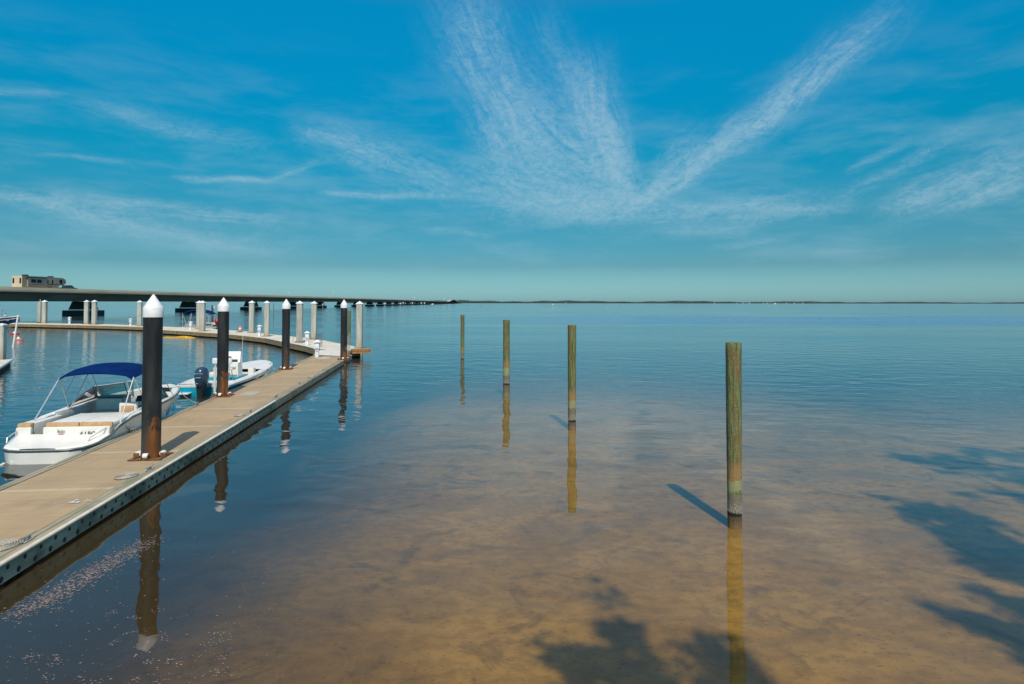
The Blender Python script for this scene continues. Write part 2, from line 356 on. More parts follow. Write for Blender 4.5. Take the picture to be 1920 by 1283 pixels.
def m_water():
    m, nt, b = new_mat('sea_water'); t = m.node_tree; t.nodes.remove(b)
    g = nt.pos(); sp = nt.n('ShaderNodeSeparateXYZ'); nt.put(sp.inputs[0], g); X, Y = sp.outputs[0], sp.outputs[1]
    dist = nt.m('SQRT', nt.m('ADD', nt.m('MULTIPLY', X, X), nt.m('MULTIPLY', Y, Y)))
    off = nt.sstep(dist, 9, 70)
    def rot(a, sx, sy):
        mp = nt.n('ShaderNodeMapping'); nt.put(mp.inputs[0], g); mp.inputs['Rotation'].default_value = (0, 0, a)
        mp2 = nt.n('ShaderNodeMapping'); nt.put(mp2.inputs[0], mp.outputs[0]); mp2.inputs['Scale'].default_value = (sx, sy, 1)
        return mp2.outputs[0]
    h1 = nt.m('MULTIPLY', nt.noise(rot(.22, .45, 1.0), .8, 2, .5, .3), .034)     # slow swell
    h2 = nt.m('MULTIPLY', nt.noise(rot(.05, .5, 1.2), 2.1, 3, .5, .2), .0085)      # ripples
    h5 = nt.m('MULTIPLY', nt.noise(rot(.5, 1.0, .75), .95, 1, .4, .2), .022)
    h3 = nt.m('MULTIPLY', nt.noise(rot(-.3, .7, 1.0), 7.0, 3), .00025)
    # wind-roughened water further out, in streaks
    pat = nt.noise(rot(.02, .018, .08), 1.0, 4, .6)
    band = nt.m('MULTIPLY', nt.sstep(Y, 108, 122), nt.m('SUBTRACT', 1, nt.sstep(Y, 165, 185)))
    band = nt.m('MULTIPLY', band, nt.sstep(X, -30, 60))
    patm = nt.m('ADD', nt.m('ADD', .35, nt.m('MULTIPLY', nt.sstep(pat, .42, .62), .9)), nt.m('MULTIPLY', band, 2.0))
    h4 = nt.m('MULTIPLY', nt.m('MULTIPLY', nt.noise(rot(.12, .35, 1.1), 1.1, 4, .6), .030), nt.m('MULTIPLY', off, patm))
    lee = nt.m('MULTIPLY_ADD', nt.sstep(dist, 9, 36), .85, .52)
    hh = nt.m('ADD', nt.m('MULTIPLY', nt.m('ADD', nt.m('ADD', h1, nt.m('MULTIPLY', h2, nt.m('MULTIPLY', lee, lee))), h5), lee), nt.m('ADD', h3, h4))
    bp = nt.n('ShaderNodeBump'); bp.inputs['Strength'].default_value = 1; bp.inputs['Distance'].default_value = 1
    nt.put(bp.inputs['Height'], hh)
    gl = nt.n('ShaderNodeBsdfGlossy'); nt.put(gl.inputs['Normal'], bp.outputs[0])
    nt.put(gl.inputs['Roughness'], nt.m('ADD', .012, nt.m('MULTIPLY', nt.m('MULTIPLY', off, patm), .10)))
    gl.inputs['Color'].default_value = (.95, .97, 1, 1)
    tr = nt.n('ShaderNodeBsdfTransparent'); tr.inputs[0].default_value = (.97, .95, .88, 1)
    gi = nt.n('ShaderNodeNewGeometry').outputs['Incoming']; dp = nt.n('ShaderNodeVectorMath', operation='DOT_PRODUCT'); nt.put(dp.inputs[0], gi); nt.put(dp.inputs[1], bp.outputs[0])
    cs = nt.m('MINIMUM', nt.m('ABSOLUTE', dp.outputs['Value']), 1.0)                      # Schlick reflectance, the same from both sides
    fres = nt.m('MULTIPLY_ADD', nt.m('POWER', nt.m('SUBTRACT', 1, cs), 4.4), .955, .045)
    mx = nt.n('ShaderNodeMixShader'); nt.put(mx.inputs[0], fres); nt.put(mx.inputs[1], tr.outputs[0]); nt.put(mx.inputs[2], gl.outputs[0])
    t.links.new(mx.outputs[0], t.nodes['Material Output'].inputs[0])
    # body colour of the deeper, murky water: opaque in the dredged basin and offshore, clear over the sand flat
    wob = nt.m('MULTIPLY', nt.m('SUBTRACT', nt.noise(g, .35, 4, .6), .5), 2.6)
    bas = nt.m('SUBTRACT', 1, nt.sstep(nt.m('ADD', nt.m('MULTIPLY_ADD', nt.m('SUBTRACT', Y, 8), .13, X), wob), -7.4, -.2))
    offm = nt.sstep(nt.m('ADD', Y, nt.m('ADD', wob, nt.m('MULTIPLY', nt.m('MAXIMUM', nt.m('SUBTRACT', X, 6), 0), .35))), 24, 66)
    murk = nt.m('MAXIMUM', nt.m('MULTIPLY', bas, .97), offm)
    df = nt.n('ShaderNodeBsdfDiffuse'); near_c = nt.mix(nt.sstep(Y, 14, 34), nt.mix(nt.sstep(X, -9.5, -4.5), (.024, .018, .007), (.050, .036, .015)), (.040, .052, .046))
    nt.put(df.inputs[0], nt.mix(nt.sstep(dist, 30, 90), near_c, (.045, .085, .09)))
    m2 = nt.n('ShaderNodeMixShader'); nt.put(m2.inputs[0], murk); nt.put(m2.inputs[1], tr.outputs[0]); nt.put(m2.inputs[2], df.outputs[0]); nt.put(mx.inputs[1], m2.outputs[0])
m_water()
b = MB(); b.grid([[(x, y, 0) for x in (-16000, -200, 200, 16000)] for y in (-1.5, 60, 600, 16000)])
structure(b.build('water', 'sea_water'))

# bank behind the viewer
b = MB(); b.grid([[(x, y, z+.08*math.sin(x*.7)) for x in range(-60, 61, 4)] for y, z in ((-300, 1.6), (-60, 1.5), (-12, 1.3), (-6, 1.1), (-2.5, .45), (-.6, -.2))])
structure(b.build('ground', 'bank_grass', smooth='all'))

# ------------------------------------------------------------------ main floating dock
HD = .34
R0, R1 = P(0, 1058, HD), P(658.8, 666.6, HD); L0, L1 = P(18.8, 900, HD), P(587.5, 667, HD)
dd = (R1-R0).normalized(); ang = math.atan2(dd.y, dd.x)-math.pi/2
Wd = -( (L0-R0).dot(Vector((math.cos(ang), math.sin(ang), 0))) ); Wd2 = -((L1-R0).dot(Vector((math.cos(ang), math.sin(ang), 0))))
Wd = (Wd+Wd2)/2
LEN = (R1-R0).length+.25; S0 = -((R0.y+3.0)/math.cos(ang))
print('DOCK', R0, R1, 'w', Wd, Wd2, 'len', LEN, 'ang', math.degrees(ang))
m_timber('timber_green', (.23, .20, .13), (.37, .33, .23), (.17, .20, .12), -ang)
m_timber('timber_fascia', (.40, .30, .185), (.60, .47, .33), (.16, .11, .06), -ang)
dock = thing('floating_dock', 'long concrete floating dock with weathered green timber edges beside the boats', 'dock', (R0.x, R0.y, 0), ang)
def dk(p):   # world -> dock local
    v = Vector((p[0]-R0.x, p[1]-R0.y, 0)); v.rotate(Matrix.Rotation(-ang, 3, 'Z')); return v
def dkw(x, y, z=0):
    v = Matrix.Rotation(ang, 3, 'Z') @ Vector((x, y, 0)); return Vector((v.x+R0.x, v.y+R0.y, z))
DR0, DANG, DS0 = R0, ang, S0; m_deck()
WR, WL = .30, .24
b = MB(); y = S0; k = 0
while y < LEN-.1:
    y2 = min(LEN, y+3.03)
    b.box((-(WR+Wd-WL)/2, (y+y2)/2, HD-.16+random.uniform(-.003, .003)), (Wd-WR-WL-.02, y2-y-.02, .3)); y = y2
deck = b.build('deck', 'dock_concrete', dock, bevel=.008)
b = MB(); b.box((-Wd/2, (S0+LEN)/2, -.12), (Wd-.35, LEN-S0-.3, .22)); b.build('float', 'dark_float', dock)
for side in (0, 1):
    b = MB(); y = S0
    x0, x1 = (-WR, -.045) if side == 0 else (-Wd+.045, -Wd+WL)
    while y < LEN-.1:
        L = random.choice((3.6, 4.2, 4.8)); y2 = min(LEN, y+L)
        xm = (x0+x1)/2
        for xa, xb in ((x0, xm-.002), (xm+.002, x1)):
            b.box(((xa+xb)/2, (y+y2)/2, HD-.055+random.uniform(-.006, .006)), (xb-xa-.006, y2-y-.012, .11))
        y = y2
    b.build('edge_timber', 'timber_green', dock, bevel=.006)
    b = MB(); y = S0; xs_ = -.022 if side == 0 else -Wd+.022
    while y < LEN-.1:
        y2 = min(LEN, y+4.27); b.box((xs_, (y+y2)/2, .185), (.044, y2-y-.012, .27)); y = y2
    sgn = 1 if side == 0 else -1; xo = (0 if side == 0 else -Wd)
    y = S0+.1
    while y < LEN-.1:                                         # counter-bored bolt holes, low row and high row
        for dy, z, r in ((0, .115, .045), (.13, .24, .036)):
            n = 12; c = (xo+sgn*.003, y+dy, z); vs = [(c[0], c[1]+r*math.cos(2*math.pi*i/n), c[2]+r*math.sin(2*math.pi*i/n)) for i in range(n)]
            b.add(vs, [tuple(range(n))], 1)
            b.tube([(c[0]-.012*sgn, c[1], c[2]), (c[0]+.008*sgn, c[1], c[2])], r*.4, 6, 2)
        y += .36
    b.build('side_fascia', ['timber_fascia', 'black_plastic', 'rust'], dock)
b = MB(); b.box((-Wd/2, LEN+.03, .2), (Wd, .05, .27)); b.build('end_fascia', 'timber_fascia', dock)
pe = dk(P(521, 751, HD+.02)).y
b = MB(); y = S0
while y < pe-.05:
    y2 = min(pe, y+3.05); b.tube([(.02, y+.004, HD-.0), (.02, y2-.004, HD-.0)], .034, 12); y = y2
b.build('bumper_pipe', 'warm_white', dock, smooth=True)
# light hatch plate and worn patches
q = dk(P(470, 738, HD)); b = MB(); b.box((q.x, q.y, HD+.0), (.62, .9, .012)); b.build('hatch_plate', 'pale_plate', dock)
q = dk(P(607, 671.5, HD)); b = MB(); b.box((q.x, q.y, HD+.0), (.7, .6, .012)); b.build('hatch_plate', 'aluminium', dock)

# mooring cleats
def make_cleat():
    t = thing('cleat', '', 'cleat')
    b = MB(); b.box((0, 0, .008), (.07, .20, .016)); b.box((0, -.045, .04), (.032, .028, .06)); b.box((0, .045, .04), (.032, .028, .06)); b.build('base', 'galvanized', t, bevel=.004)
    b = MB(); b.tube([(0, -.19, .088), (0, -.1, .076), (0, 0, .073), (0, .1, .076), (0, .19, .088)], [.009, .014, .018, .014, .009], 8); b.build('horn', 'galvanized', t, smooth=True)
    return t
cle = [((263, 883), 'R', 'galvanized cleat on the right timber edge, just in front of the nearest black pile'),
       ((22, 1016), 'R', 'galvanized cleat nearest the viewer, at the left edge of the photo'),
       ((463, 773), 'R', 'galvanized cleat on the right timber edge just before the white bumper pipe ends'),
       ((520, 745), 'R', 'small cleat on the right dock edge at the end of the white bumper pipe'),
       ((566, 720), 'R', 'small cleat on the right dock edge, halfway between the second and last black piles'),
       ((607, 695), 'R', 'small rusty cleat on the right dock edge nearest the far end'),
       ((232, 810), 'L', 'cleat on the left dock edge wrapped with the white stern line of the runabout'),
       ((346, 760), 'L', 'cleat on the left dock edge holding the white bow line of the runabout'),
       ((466, 713), 'L', 'cleat on the left dock edge beside the middle of the turquoise boat'),
       ((505, 697.5), 'L', 'cleat on the left dock edge at the bow of the turquoise boat')]
c0 = None; CL = []
for (px, py), s, lab in cle:
    q = dk(P(px, py, HD)); x = -.17 if s == 'R' else -Wd+.13
    t = make_cleat() if c0 is None else copy_tree(c0); c0 = c0 or t
    t.location = dkw(x, q.y, HD+.003); t.rotation_euler.z = ang+random.uniform(-.12, .12)
    tag(t, lab, 'cleat', 'mooring cleats on the dock edges'); CL.append(t.location.copy())
# flat rope coils
for (px, py), lab, sc_ in (((238, 893), 'flat white rope coil on the concrete in front of the nearest black pile', 1), ((4, 1025), 'flat white rope coil at the left edge of the photo by the nearest cleat', 1),
                           ((450, 779), 'flat white rope coil beside the cleat where the white pipe runs', .8), ((584, 706.5), 'small flat white rope coil near the far end of the dock', .9)):
    b = MB(); pts = []; n = 130
    for i in range(n):
        a = i*.33; r = .02+.0032*i*.33*1.6; pts.append((r*math.cos(a), r*math.sin(a), .012+.003*math.sin(i*.9)))
    b.tube(pts, .011, 5); o = b.build('rope_coil', 'coil_rope', smooth='all', loc=P(px, py, HD+.004)); o.scale = (sc_*.9, sc_*1.1, 1)
    tag(o, lab, 'rope', 'coiled ropes on the dock')
# pale droppings / chipped paint on the concrete near the front
b = MB(); c = P(150, 938.5, HD+.003)
for i in range(16):
    a = random.random()*6.28; r = random.random()**.7*.16; k = random.uniform(.008, .04); n = 7
    vs = [(r*math.cos(a)*1.3+k*random.uniform(.6, 1.2)*math.cos(j*6.283/n), r*math.sin(a)*.8+k*random.uniform(.6, 1.2)*math.sin(j*6.283/n), .0005*i/16) for j in range(n)]
    b.add(vs, [tuple(range(n))])
tag(b.build('bird_droppings', 'white_shade', loc=c), 'small white splatter of bird droppings on the near concrete deck', 'droppings')

# ------------------------------------------------------------------ black guide piles with white cone caps
def make_pile():
    t = thing('guide_pile', '', 'dock pile')
    b = MB(); r = .203; b.lathe([(r, -3.2), (r, 0), (r, .8), (r, 1.7), (r, 2.6), (r, 3.62)], n=40); b.build('sleeve', 'pile_sleeve', t, smooth=True)
    b = MB(); b.lathe([(r+.004, 3.585), (r+.014, 3.59), (r+.014, 3.805), (r+.006, 3.82), (.016, 4.12), (.004, 4.125)], n=40); b.build('cone_cap', 'white_plastic', t, smooth=True)
    b = MB(); w = .30
    for sx, sy, dx, dy in ((0, -w, .72, .08), (0, w, .72, .08), (-w, 0, .08, .52), (w, 0, .08, .52)): b.box((sx, sy, HD+.012), (dx, dy, .018))
    for i in range(8):
        a = i*math.pi/4+.3; b.lathe([(.014, 0), (.014, .016)], (.31*math.cos(a), .31*math.sin(a), HD+.02), 6)
    b.build('guide_frame', 'rust', t)
    for a in (0, 90, 180, 270):
        a = math.radians(a); c, s = math.cos(a), math.sin(a)
        b = MB(); ax = Vector((-s, c, 0)); p = Vector((c*.262, s*.262, HD+.085))
        b.tube([p-ax*.058, p-ax*.05, p+ax*.05, p+ax*.058], [.052, .062, .062, .052], 14); ro = b.build('roller', 'white_shade', t, smooth=True)
        b = MB()
        for k in (-1, 1):
            q = p+ax*.07*k; b.box((q.x+c*.03, q.y+s*.03, HD+.06), (.012 if abs(s) > .5 else .12, .012 if abs(c) > .5 else .12, .10))
        each(b, 'bracket', 'rust', ro)
    return t
pl = [((283, 857), 'nearest and largest black guide pile with white cone cap and rusty foot'), ((417, 742.5), 'second black guide pile with white cone cap, in front of the turquoise boat'),
      ((535.5, 692.5), 'third black guide pile with white cone cap, on the left dock edge past the boats'), ((644.3, 674), 'farthest black guide pile with white cone cap, on the right side at the dock end')]
p0 = None
for (px, py), lab in pl:
    t = make_pile() if p0 is None else copy_tree(p0); p0 = p0 or t
    q = P(px, py, HD); t.location = (q.x, q.y, 0); t.rotation_euler.z = ang; tag(t, lab, 'dock pile', 'black guide piles along the dock')

# ------------------------------------------------------------------ wooden posts in the water
wp = [((1377.5, 962), 643, 25.5, 28, 'post_wood_a', 'nearest and tallest green wooden post, right of the others, with a pale barnacle ring'),
      ((1072.5, 789), 610, 14.5, 15.5, 'post_wood_b', 'green wooden post second from the right, with a wet black foot'),
      ((949.5, 720), 600, 12.5, 12.2, 'post_wood_c', 'wooden post third from the right, brownish green with an orange stain near the water'),
      ((867, 673), 590.5, 6.6, 7.2, 'post_wood_d', 'farthest and thinnest green wooden post standing alone in open water')]
for (px, py), ty, wb, wt, mt, lab in wp:
    q = P(px, py, 0); Yd = q.y; rb, rt = wb*pxm(Yd)/2, wt*pxm(Yd)/2; zt = AT(px, ty, Yd).z
    t = thing('wooden_post', lab, 'wooden post', q, 0, 'wooden posts standing in the shallows')
    sd = random.random()*9; prof = []; N = 34
    for k in range(N+1):
        z = -1.3+(zt+1.3)*k/N; u = max(0, z/zt); prof.append((rb+(rt-rb)*u+.0015*math.sin(k*1.7+sd), z))
    prof += [(rt*.97, zt+.006)]
    jit = lambda k, i, sd=sd: 1+.018*math.sin(i*1.3+sd)+.014*math.sin(i*3.1+k*.15+sd*2)+(.02 if (i*7+int(sd)) % 9 == 0 else 0)
    b = MB(); b.lathe(prof, n=40, jit=jit); o = b.build('shaft', mt, t, smooth=True)
    b = MB()
    for i in range(150):
        a = random.random()*6.283; z = random.gauss(.06, .025); s = random.uniform(.003, .008); r = rb*1.02
        c = Vector((r*math.cos(a), r*math.sin(a), z)); b.lathe([(s, -s), (s*.8, s*.3), (s*.2, s)], c, 5)
    b.build('barnacles', 'barnacle', t)['kind'] = 'stuff'
    if px > 1300:
        z1 = AT(px, 682, Yd).z; b = MB(); b.tube([(rt*.6, -rt*.75, z1-.15), (rt*.62, -rt*.8, z1-.05), (rt*.7, -rt*.72, z1+.005), (rt*1.1, -rt*.4, z1+.02), (rt*1.5, -rt*.3, z1)], .004, 5)
        b.build('wire', 'rust', t)

# ------------------------------------------------------------------ outer floating dock
HO = .55
near = [(18, 607.2), (120, 609.2), (200, 611), (268, 613.2), (300, 618.6), (330, 620.2), (408, 625.2), (450, 629), (497, 634.3), (527, 640.5), (571, 649), (589, 653.8), (612, 656.2), (640, 657), (674, 656.8)]
far = [(26, 605.6), (120, 606.8), (200, 608.2), (268, 610.4), (303, 612.3), (330, 613.6), (408, 617.6), (450, 620.6), (497, 625.5), (527, 629), (571, 633.6), (600, 637.2), (625, 642), (650, 646.8), (676, 652)]
N_ = [P(x, y, HO) for x, y in near]; F_ = [P(x, y, HO) for x, y in far]
od = thing('breakwater_dock', 'pale topped outer floating dock curving across the basin in front of the bridge', 'dock')
n = len(N_)
b = MB(); vs = N_+F_+[p-Vector((0, 0, .12)) for p in N_]+[p-Vector((0, 0, .12)) for p in F_]; fs = []
for i in range(n-1):
    fs += [(i, i+1, n+i+1, n+i), (i, i+1, 2*n+i+1, 2*n+i), (n+i, n+i+1, 3*n+i+1, 3*n+i)]
fs += [(0, n, 3*n, 2*n), (n-1, 2*n-1, 4*n-1, 3*n-1)]
b.add(vs, fs); b.build('deck', 'dock_top_pale', od)
b = MB()
def offs(pts, k):
    out = []
    for i, p in enumerate(pts):
        a = pts[max(0, i-1)]; c = pts[min(len(pts)-1, i+1)]; d = (c-a); d.z = 0; d.normalize(); out.append(p+Vector((d.y, -d.x, 0))*k)
    return out
No = offs(N_, .04)
for i in range(n-1):
    A, B = No[i], No[i+1]; z = Vector((0, 0, 1)); k = max(1, int((B-A).length/2.4))
    for j in range(k):
        a = A.lerp(B, (j+.01)/k); c = A.lerp(B, (j+.99)/k)
        for za, zb in ((HO-.03, .36), (.352, .13)):
            d = Vector((0, 0, 1)); nn = Vector(((c-a).y, -(c-a).x, 0)).normalized()*.05
            p = [Vector((a.x, a.y, za)), Vector((c.x, c.y, za)), Vector((c.x, c.y, zb)), Vector((a.x, a.y, zb))]
            b.add(p+[v-nn for v in p], [(0, 1, 2, 3), (4, 5, 6, 7), (0, 1, 5, 4), (3, 2, 6, 7), (0, 3, 7, 4), (1, 2, 6, 5)])
b.build('side_fascia', 'dock_fascia_brown', od)
b = MB(); Nk = offs(N_, -.5)
for i in range(n-1):
    p = [Vector((Nk[i].x, Nk[i].y, .43)), Vector((Nk[i+1].x, Nk[i+1].y, .43)), Vector((Nk[i+1].x, Nk[i+1].y, -.3)), Vector((Nk[i].x, Nk[i].y, -.3))]; b.add(p, [(0, 1, 2, 3)])
    q = offs(F_, .4); p = [Vector((q[i].x, q[i].y, .43)), Vector((q[i+1].x, q[i+1].y, .43)), Vector((q[i+1].x, q[i+1].y, -.3)), Vector((q[i].x, q[i].y, -.3))]; b.add(p, [(0, 1, 2, 3)])
b.build('float', 'dark_float', od)
b = MB(); b.tube([p+Vector((0, 0, .012)) for p in offs(N_, .02)[8:13]], .035, 6); b.build('bumper_strip', 'white_plastic', od)
# brown timber end block beside the last concrete pile
e0, e1 = P(657, 663.5, .37), P(691.5, 662.5, .37); c = (e0+e1)/2; L = (e1-e0).length
tb = thing('timber_end_block', 'new brown timber block bolted across the end of the outer dock', 'timber block', (c.x, c.y+.35, 0), math.atan2((e1-e0).y, (e1-e0).x))
b = MB(); b.box((0, 0, .44), (L, .7, .15)); b.box((0, -.02, .60), (L, .7, .15)); each(b, 'beam', 'timber_new', tb, bevel=.01)
b = MB()
for i in range(5): b.box((-L*.42+i*L*.21, -.38, .63), (.05, .03, .05))
each(b, 'bolt', 'black_plastic', tb)

# ------------------------------------------------------------------ gangway between the docks
g0, g1 = P(589, 665.2, HD+.03), P(637.5, 668, HD+.03); g2, g3 = P(600, 656.5, HO+.03), P(640, 657, HO+.03)
gw = thing('gangway_plate', 'light grey aluminium ramp plate bridging the two docks', 'ramp')
b = MB(); b.add([g0, g1, g3, g2, g0-Vector((0, 0, .05)), g1-Vector((0, 0, .05)), g3-Vector((0, 0, .05)), g2-Vector((0, 0, .05))], [(0, 1, 2, 3), (4, 5, 6, 7), (0, 1, 5, 4), (1, 2, 6, 5), (2, 3, 7, 6), (3, 0, 4, 7)]); b.build('plate', 'aluminium', gw)
b = MB(); b.tube([g0+Vector((0, -.02, .02)), g1+Vector((0, -.02, .02))], .03, 8); b.build('lip', 'white_shade', gw)
# railings
def rail(name, label, A, B, hgt, nm=2, m='galvanized', cat='railing', posts=3):
    t = thing(name, label, cat)
    b = MB()
    for i in range(posts):
        p = A.lerp(B, i/(posts-1)); b.tube([p, p+Vector((0, 0, hgt))], .022, 6)
    each(b, 'post', m, t)
    b = MB()
    for k in range(nm): z = Vector((0, 0, hgt*(1-k/nm))); b.tube([A+z, B+z], .02, 6)
    each(b, 'rail', m, t); return t
a = P(590.5, 655, HO); c = P(603.5, 649.5, HO)
rail('gate_railing', 'small grey metal railing panel behind the white pedestal at the dock junction', a, c, 1.1, 5, posts=5)
a = P(652, 664, HO-.2); c = P(656, 659, HO); rail('handrail', 'thin metal handrail between the last black pile and the last concrete pile', a, c, 1.25, 2)
# lattice stand with bracing
q = P(561, 643.5, HO); t = thing('lattice_mast', 'short grey lattice mast with slanting stays, standing before a concrete pile', 'mast', q)
hm = AT(561, 596, q.y).z-HO
b = MB()
for x in (-.13, .13): b.tube([(x, 0, 0), (x, 0, hm)], .02, 6)
for k in range(12): b.tube([(-.13, 0, hm*k/12), (.13, 0, hm*k/12)], .014, 5)
b.build('ladder_frame', 'galvanized', t)
b = MB()
for k in range(5): b.tube([(.13, 0, hm*(.66-.1*k)), (.36-.02*k, -.1, .1)], .012, 5)
b.tube([(-.5, 0, 0), (-.5, 0, .6)], .015, 5); b.tube([(-.62, 0, 0), (-.42, 0, .55)], .015, 5); each(b, 'stay', 'galvanized', t)

# ------------------------------------------------------------------ concrete piles with white pyramid caps
cp = [(74, 604.6, 565.3, 6.5, False, 'concrete pile with a thin pipe on top, near the left end of the outer dock'), (83.2, 606.3, 562.8, 7.8, True, 'capped concrete pile close beside the pipe-topped one at the far left'),
      (162, 608, 562.8, 7.4, True, 'concrete pile left of the pair before the bridge pier with the wide footing'), (176.6, 608.8, 562.6, 7.8, True, 'concrete pile right of the pair before the bridge pier with the wide footing'),
      (261.5, 611.5, 563.4, 8, True, 'concrete pile just left of the nearest black pile'), (373.5, 617.5, 563.8, 9.2, True, 'rear left pile of the overlapping concrete pair by the pontoon boat'),
      (379.2, 621.4, 563.8, 9.6, True, 'front pile of the overlapping concrete pair in front of the pontoon boat'), (471.8, 624.6, 563.8, 9.3, True, 'concrete pile between the orange cone and a white pedestal'),
      (499.8, 631, 564, 9.6, True, 'concrete pile with a brown stain, just right of a white pedestal'), (561.6, 642, 564.2, 11.2, True, 'concrete pile with the lattice mast in front of it'),
      (588.7, 636.4, 564.8, 10, True, 'concrete pile right of the lattice mast, on the far edge of the outer dock'), (673.8, 652.6, 564.6, 12, True, 'rightmost and whitest concrete pile, at the brown timber block')]
for px, py, ty, w, cap, lab in cp:
    q = P(px, py, HO); s = w*pxm(q.y)*.93; zt = AT(px, ty, q.y).z; ch = s*.42 if cap else 0
    t = thing('concrete_pile', lab, 'concrete pile', (q.x, q.y, 0), .12+random.uniform(-.1, .1), 'concrete piles along the outer dock')
    b = MB(); k = s/2; ch2 = k*.75
    b.prism([(-k, -ch2), (-ch2, -k), (ch2, -k), (k, -ch2), (k, ch2), (ch2, k), (-ch2, k), (-k, ch2)], -2.5, zt-ch); b.build('shaft', 'pile_concrete', t)
    if cap:
        b = MB(); k = s*.56; b.add([(-k, -k, zt-ch-.06), (k, -k, zt-ch-.06), (k, k, zt-ch-.06), (-k, k, zt-ch-.06), (-k, -k, zt-ch), (k, -k, zt-ch), (k, k, zt-ch), (-k, k, zt-ch), (0, 0, zt)],
            [(0, 3, 2, 1), (0, 1, 5, 4), (1, 2, 6, 5), (2, 3, 7, 6), (3, 0, 4, 7), (4, 5, 8), (5, 6, 8), (6, 7, 8), (7, 4, 8)]); b.build('pyramid_cap', 'white_plastic', t)
    else:
        b = MB(); b.tube([(.05, 0, zt), (.05, 0, zt+.35)], .04, 6); b.build('pipe', 'white_shade', t)
    b = MB(); k = s*.75; b.prism([(-k, -k), (k, -k), (k, k), (-k, k)], HO+.0, HO+.07); b.build('collar', 'rust' if px in (561.6, 588.7) else 'dock_fascia_brown', t)
q = P(654.2, 650, 0); t = thing('green_piling', 'lime green wooden piling half hidden behind the farthest black pile', 'wooden post', q)
b = MB(); b.lathe([(.15, -1), (.15, 1), (.145, AT(654, 583, q.y).z)], n=16); b.build('shaft', 'post_wood_d', t, smooth=True)
q = P(398, 606, 0); b = MB(); b.lathe([(.2, -1), (.19, AT(398, 573, q.y).z)], n=12); t = thing('brown_piling', 'thin brown wooden piling rising behind the pontoon boat', 'wooden post', q); b.build('shaft', 'bark', t, smooth=True)
b = MB(); zt = AT(398, 573, q.y).z; b.box((.25, 0, zt-.3), (.3, .03, .5)); b.build('sign_board', 'white_shade', t)

# ------------------------------------------------------------------ white power pedestals
def make_ped():
    t = thing('power_pedestal', '', 'power pedestal')
    b = MB(); b.box((0, 0, .26), (.21, .21, .52)); b.build('post', 'white_plastic', t, bevel=.008)
    b = MB(); b.box((0, 0, .72), (.30, .30, .40)); b.box((0, -.16, .68), (.2, .05, .18)); b.build('outlet_box', 'white_plastic', t, bevel=.01)
    b = MB(); b.box((0, 0, .935), (.2, .2, .03)); b.build('lamp_band', 'rub_rail', t)
    b = MB(); k = .21; b.add([(-k, -k, .95), (k, -k, .95), (k, k, .95), (-k, k, .95), (-k, -k, .975), (k, -k, .975), (k, k, .975), (-k, k, .975), (0, 0, 1.12)],
        [(0, 3, 2, 1), (0, 1, 5, 4), (1, 2, 6, 5), (2, 3, 7, 6), (3, 0, 4, 7), (4, 5, 8), (5, 6, 8), (6, 7, 8), (7, 4, 8)]); b.build('roof', 'white_plastic', t)
    b = MB(); b.box((0, -.118, .4), (.12, .012, .05)); b.build('vent', 'galvanized', t)
    return t
pp = [(594.5, 670.3, HD, 637, 'nearest white power pedestal, on the main dock by the ramp plate'), (576, 647, HO, 620.8, 'white power pedestal on the outer dock just left of the nearest one'), (486.5, 631, HO, 609, 'white power pedestal between two concrete piles, right of the orange cone'),
      (357.5, 619.5, HO, 602.5, 'white power pedestal in front of the pontoon boat'), (245, 611.6, HO, 596.8, 'white power pedestal left of the nearest black pile'), (130.3, 607.6, HO, 594.2, 'white power pedestal farthest left, standing alone on the outer dock')]
p0 = None
for px, py, h, ty, lab in pp:
    t = make_ped() if p0 is None else copy_tree(p0); p0 = p0 or t
    q = P(px, py, h); s = (AT(px, ty, q.y).z-h)/1.12; t.location = q; t.scale = (s, s, s); t.rotation_euler.z = .1; tag(t, lab, 'power pedestal', 'white power pedestals on the docks')
# traffic cone
q = P(450, 623, HO); t = thing('traffic_cone', 'orange traffic cone with a pale band on the outer dock', 'traffic cone', q); s = 1.15
b = MB(); b.box((0, 0, .03), (.62, .62, .06)); b.build('base', 'black_plastic', t, bevel=.01)
b = MB(); b.lathe([(.2, .05), (.04, .8), (.03, .81)], n=16); b.build('cone', 'orange_plastic', t, smooth=True)
b = MB(); b.lathe([(.147, .32), (.105, .52)], n=16, cap=False); b.build('band', 'white_shade', t, smooth=True)

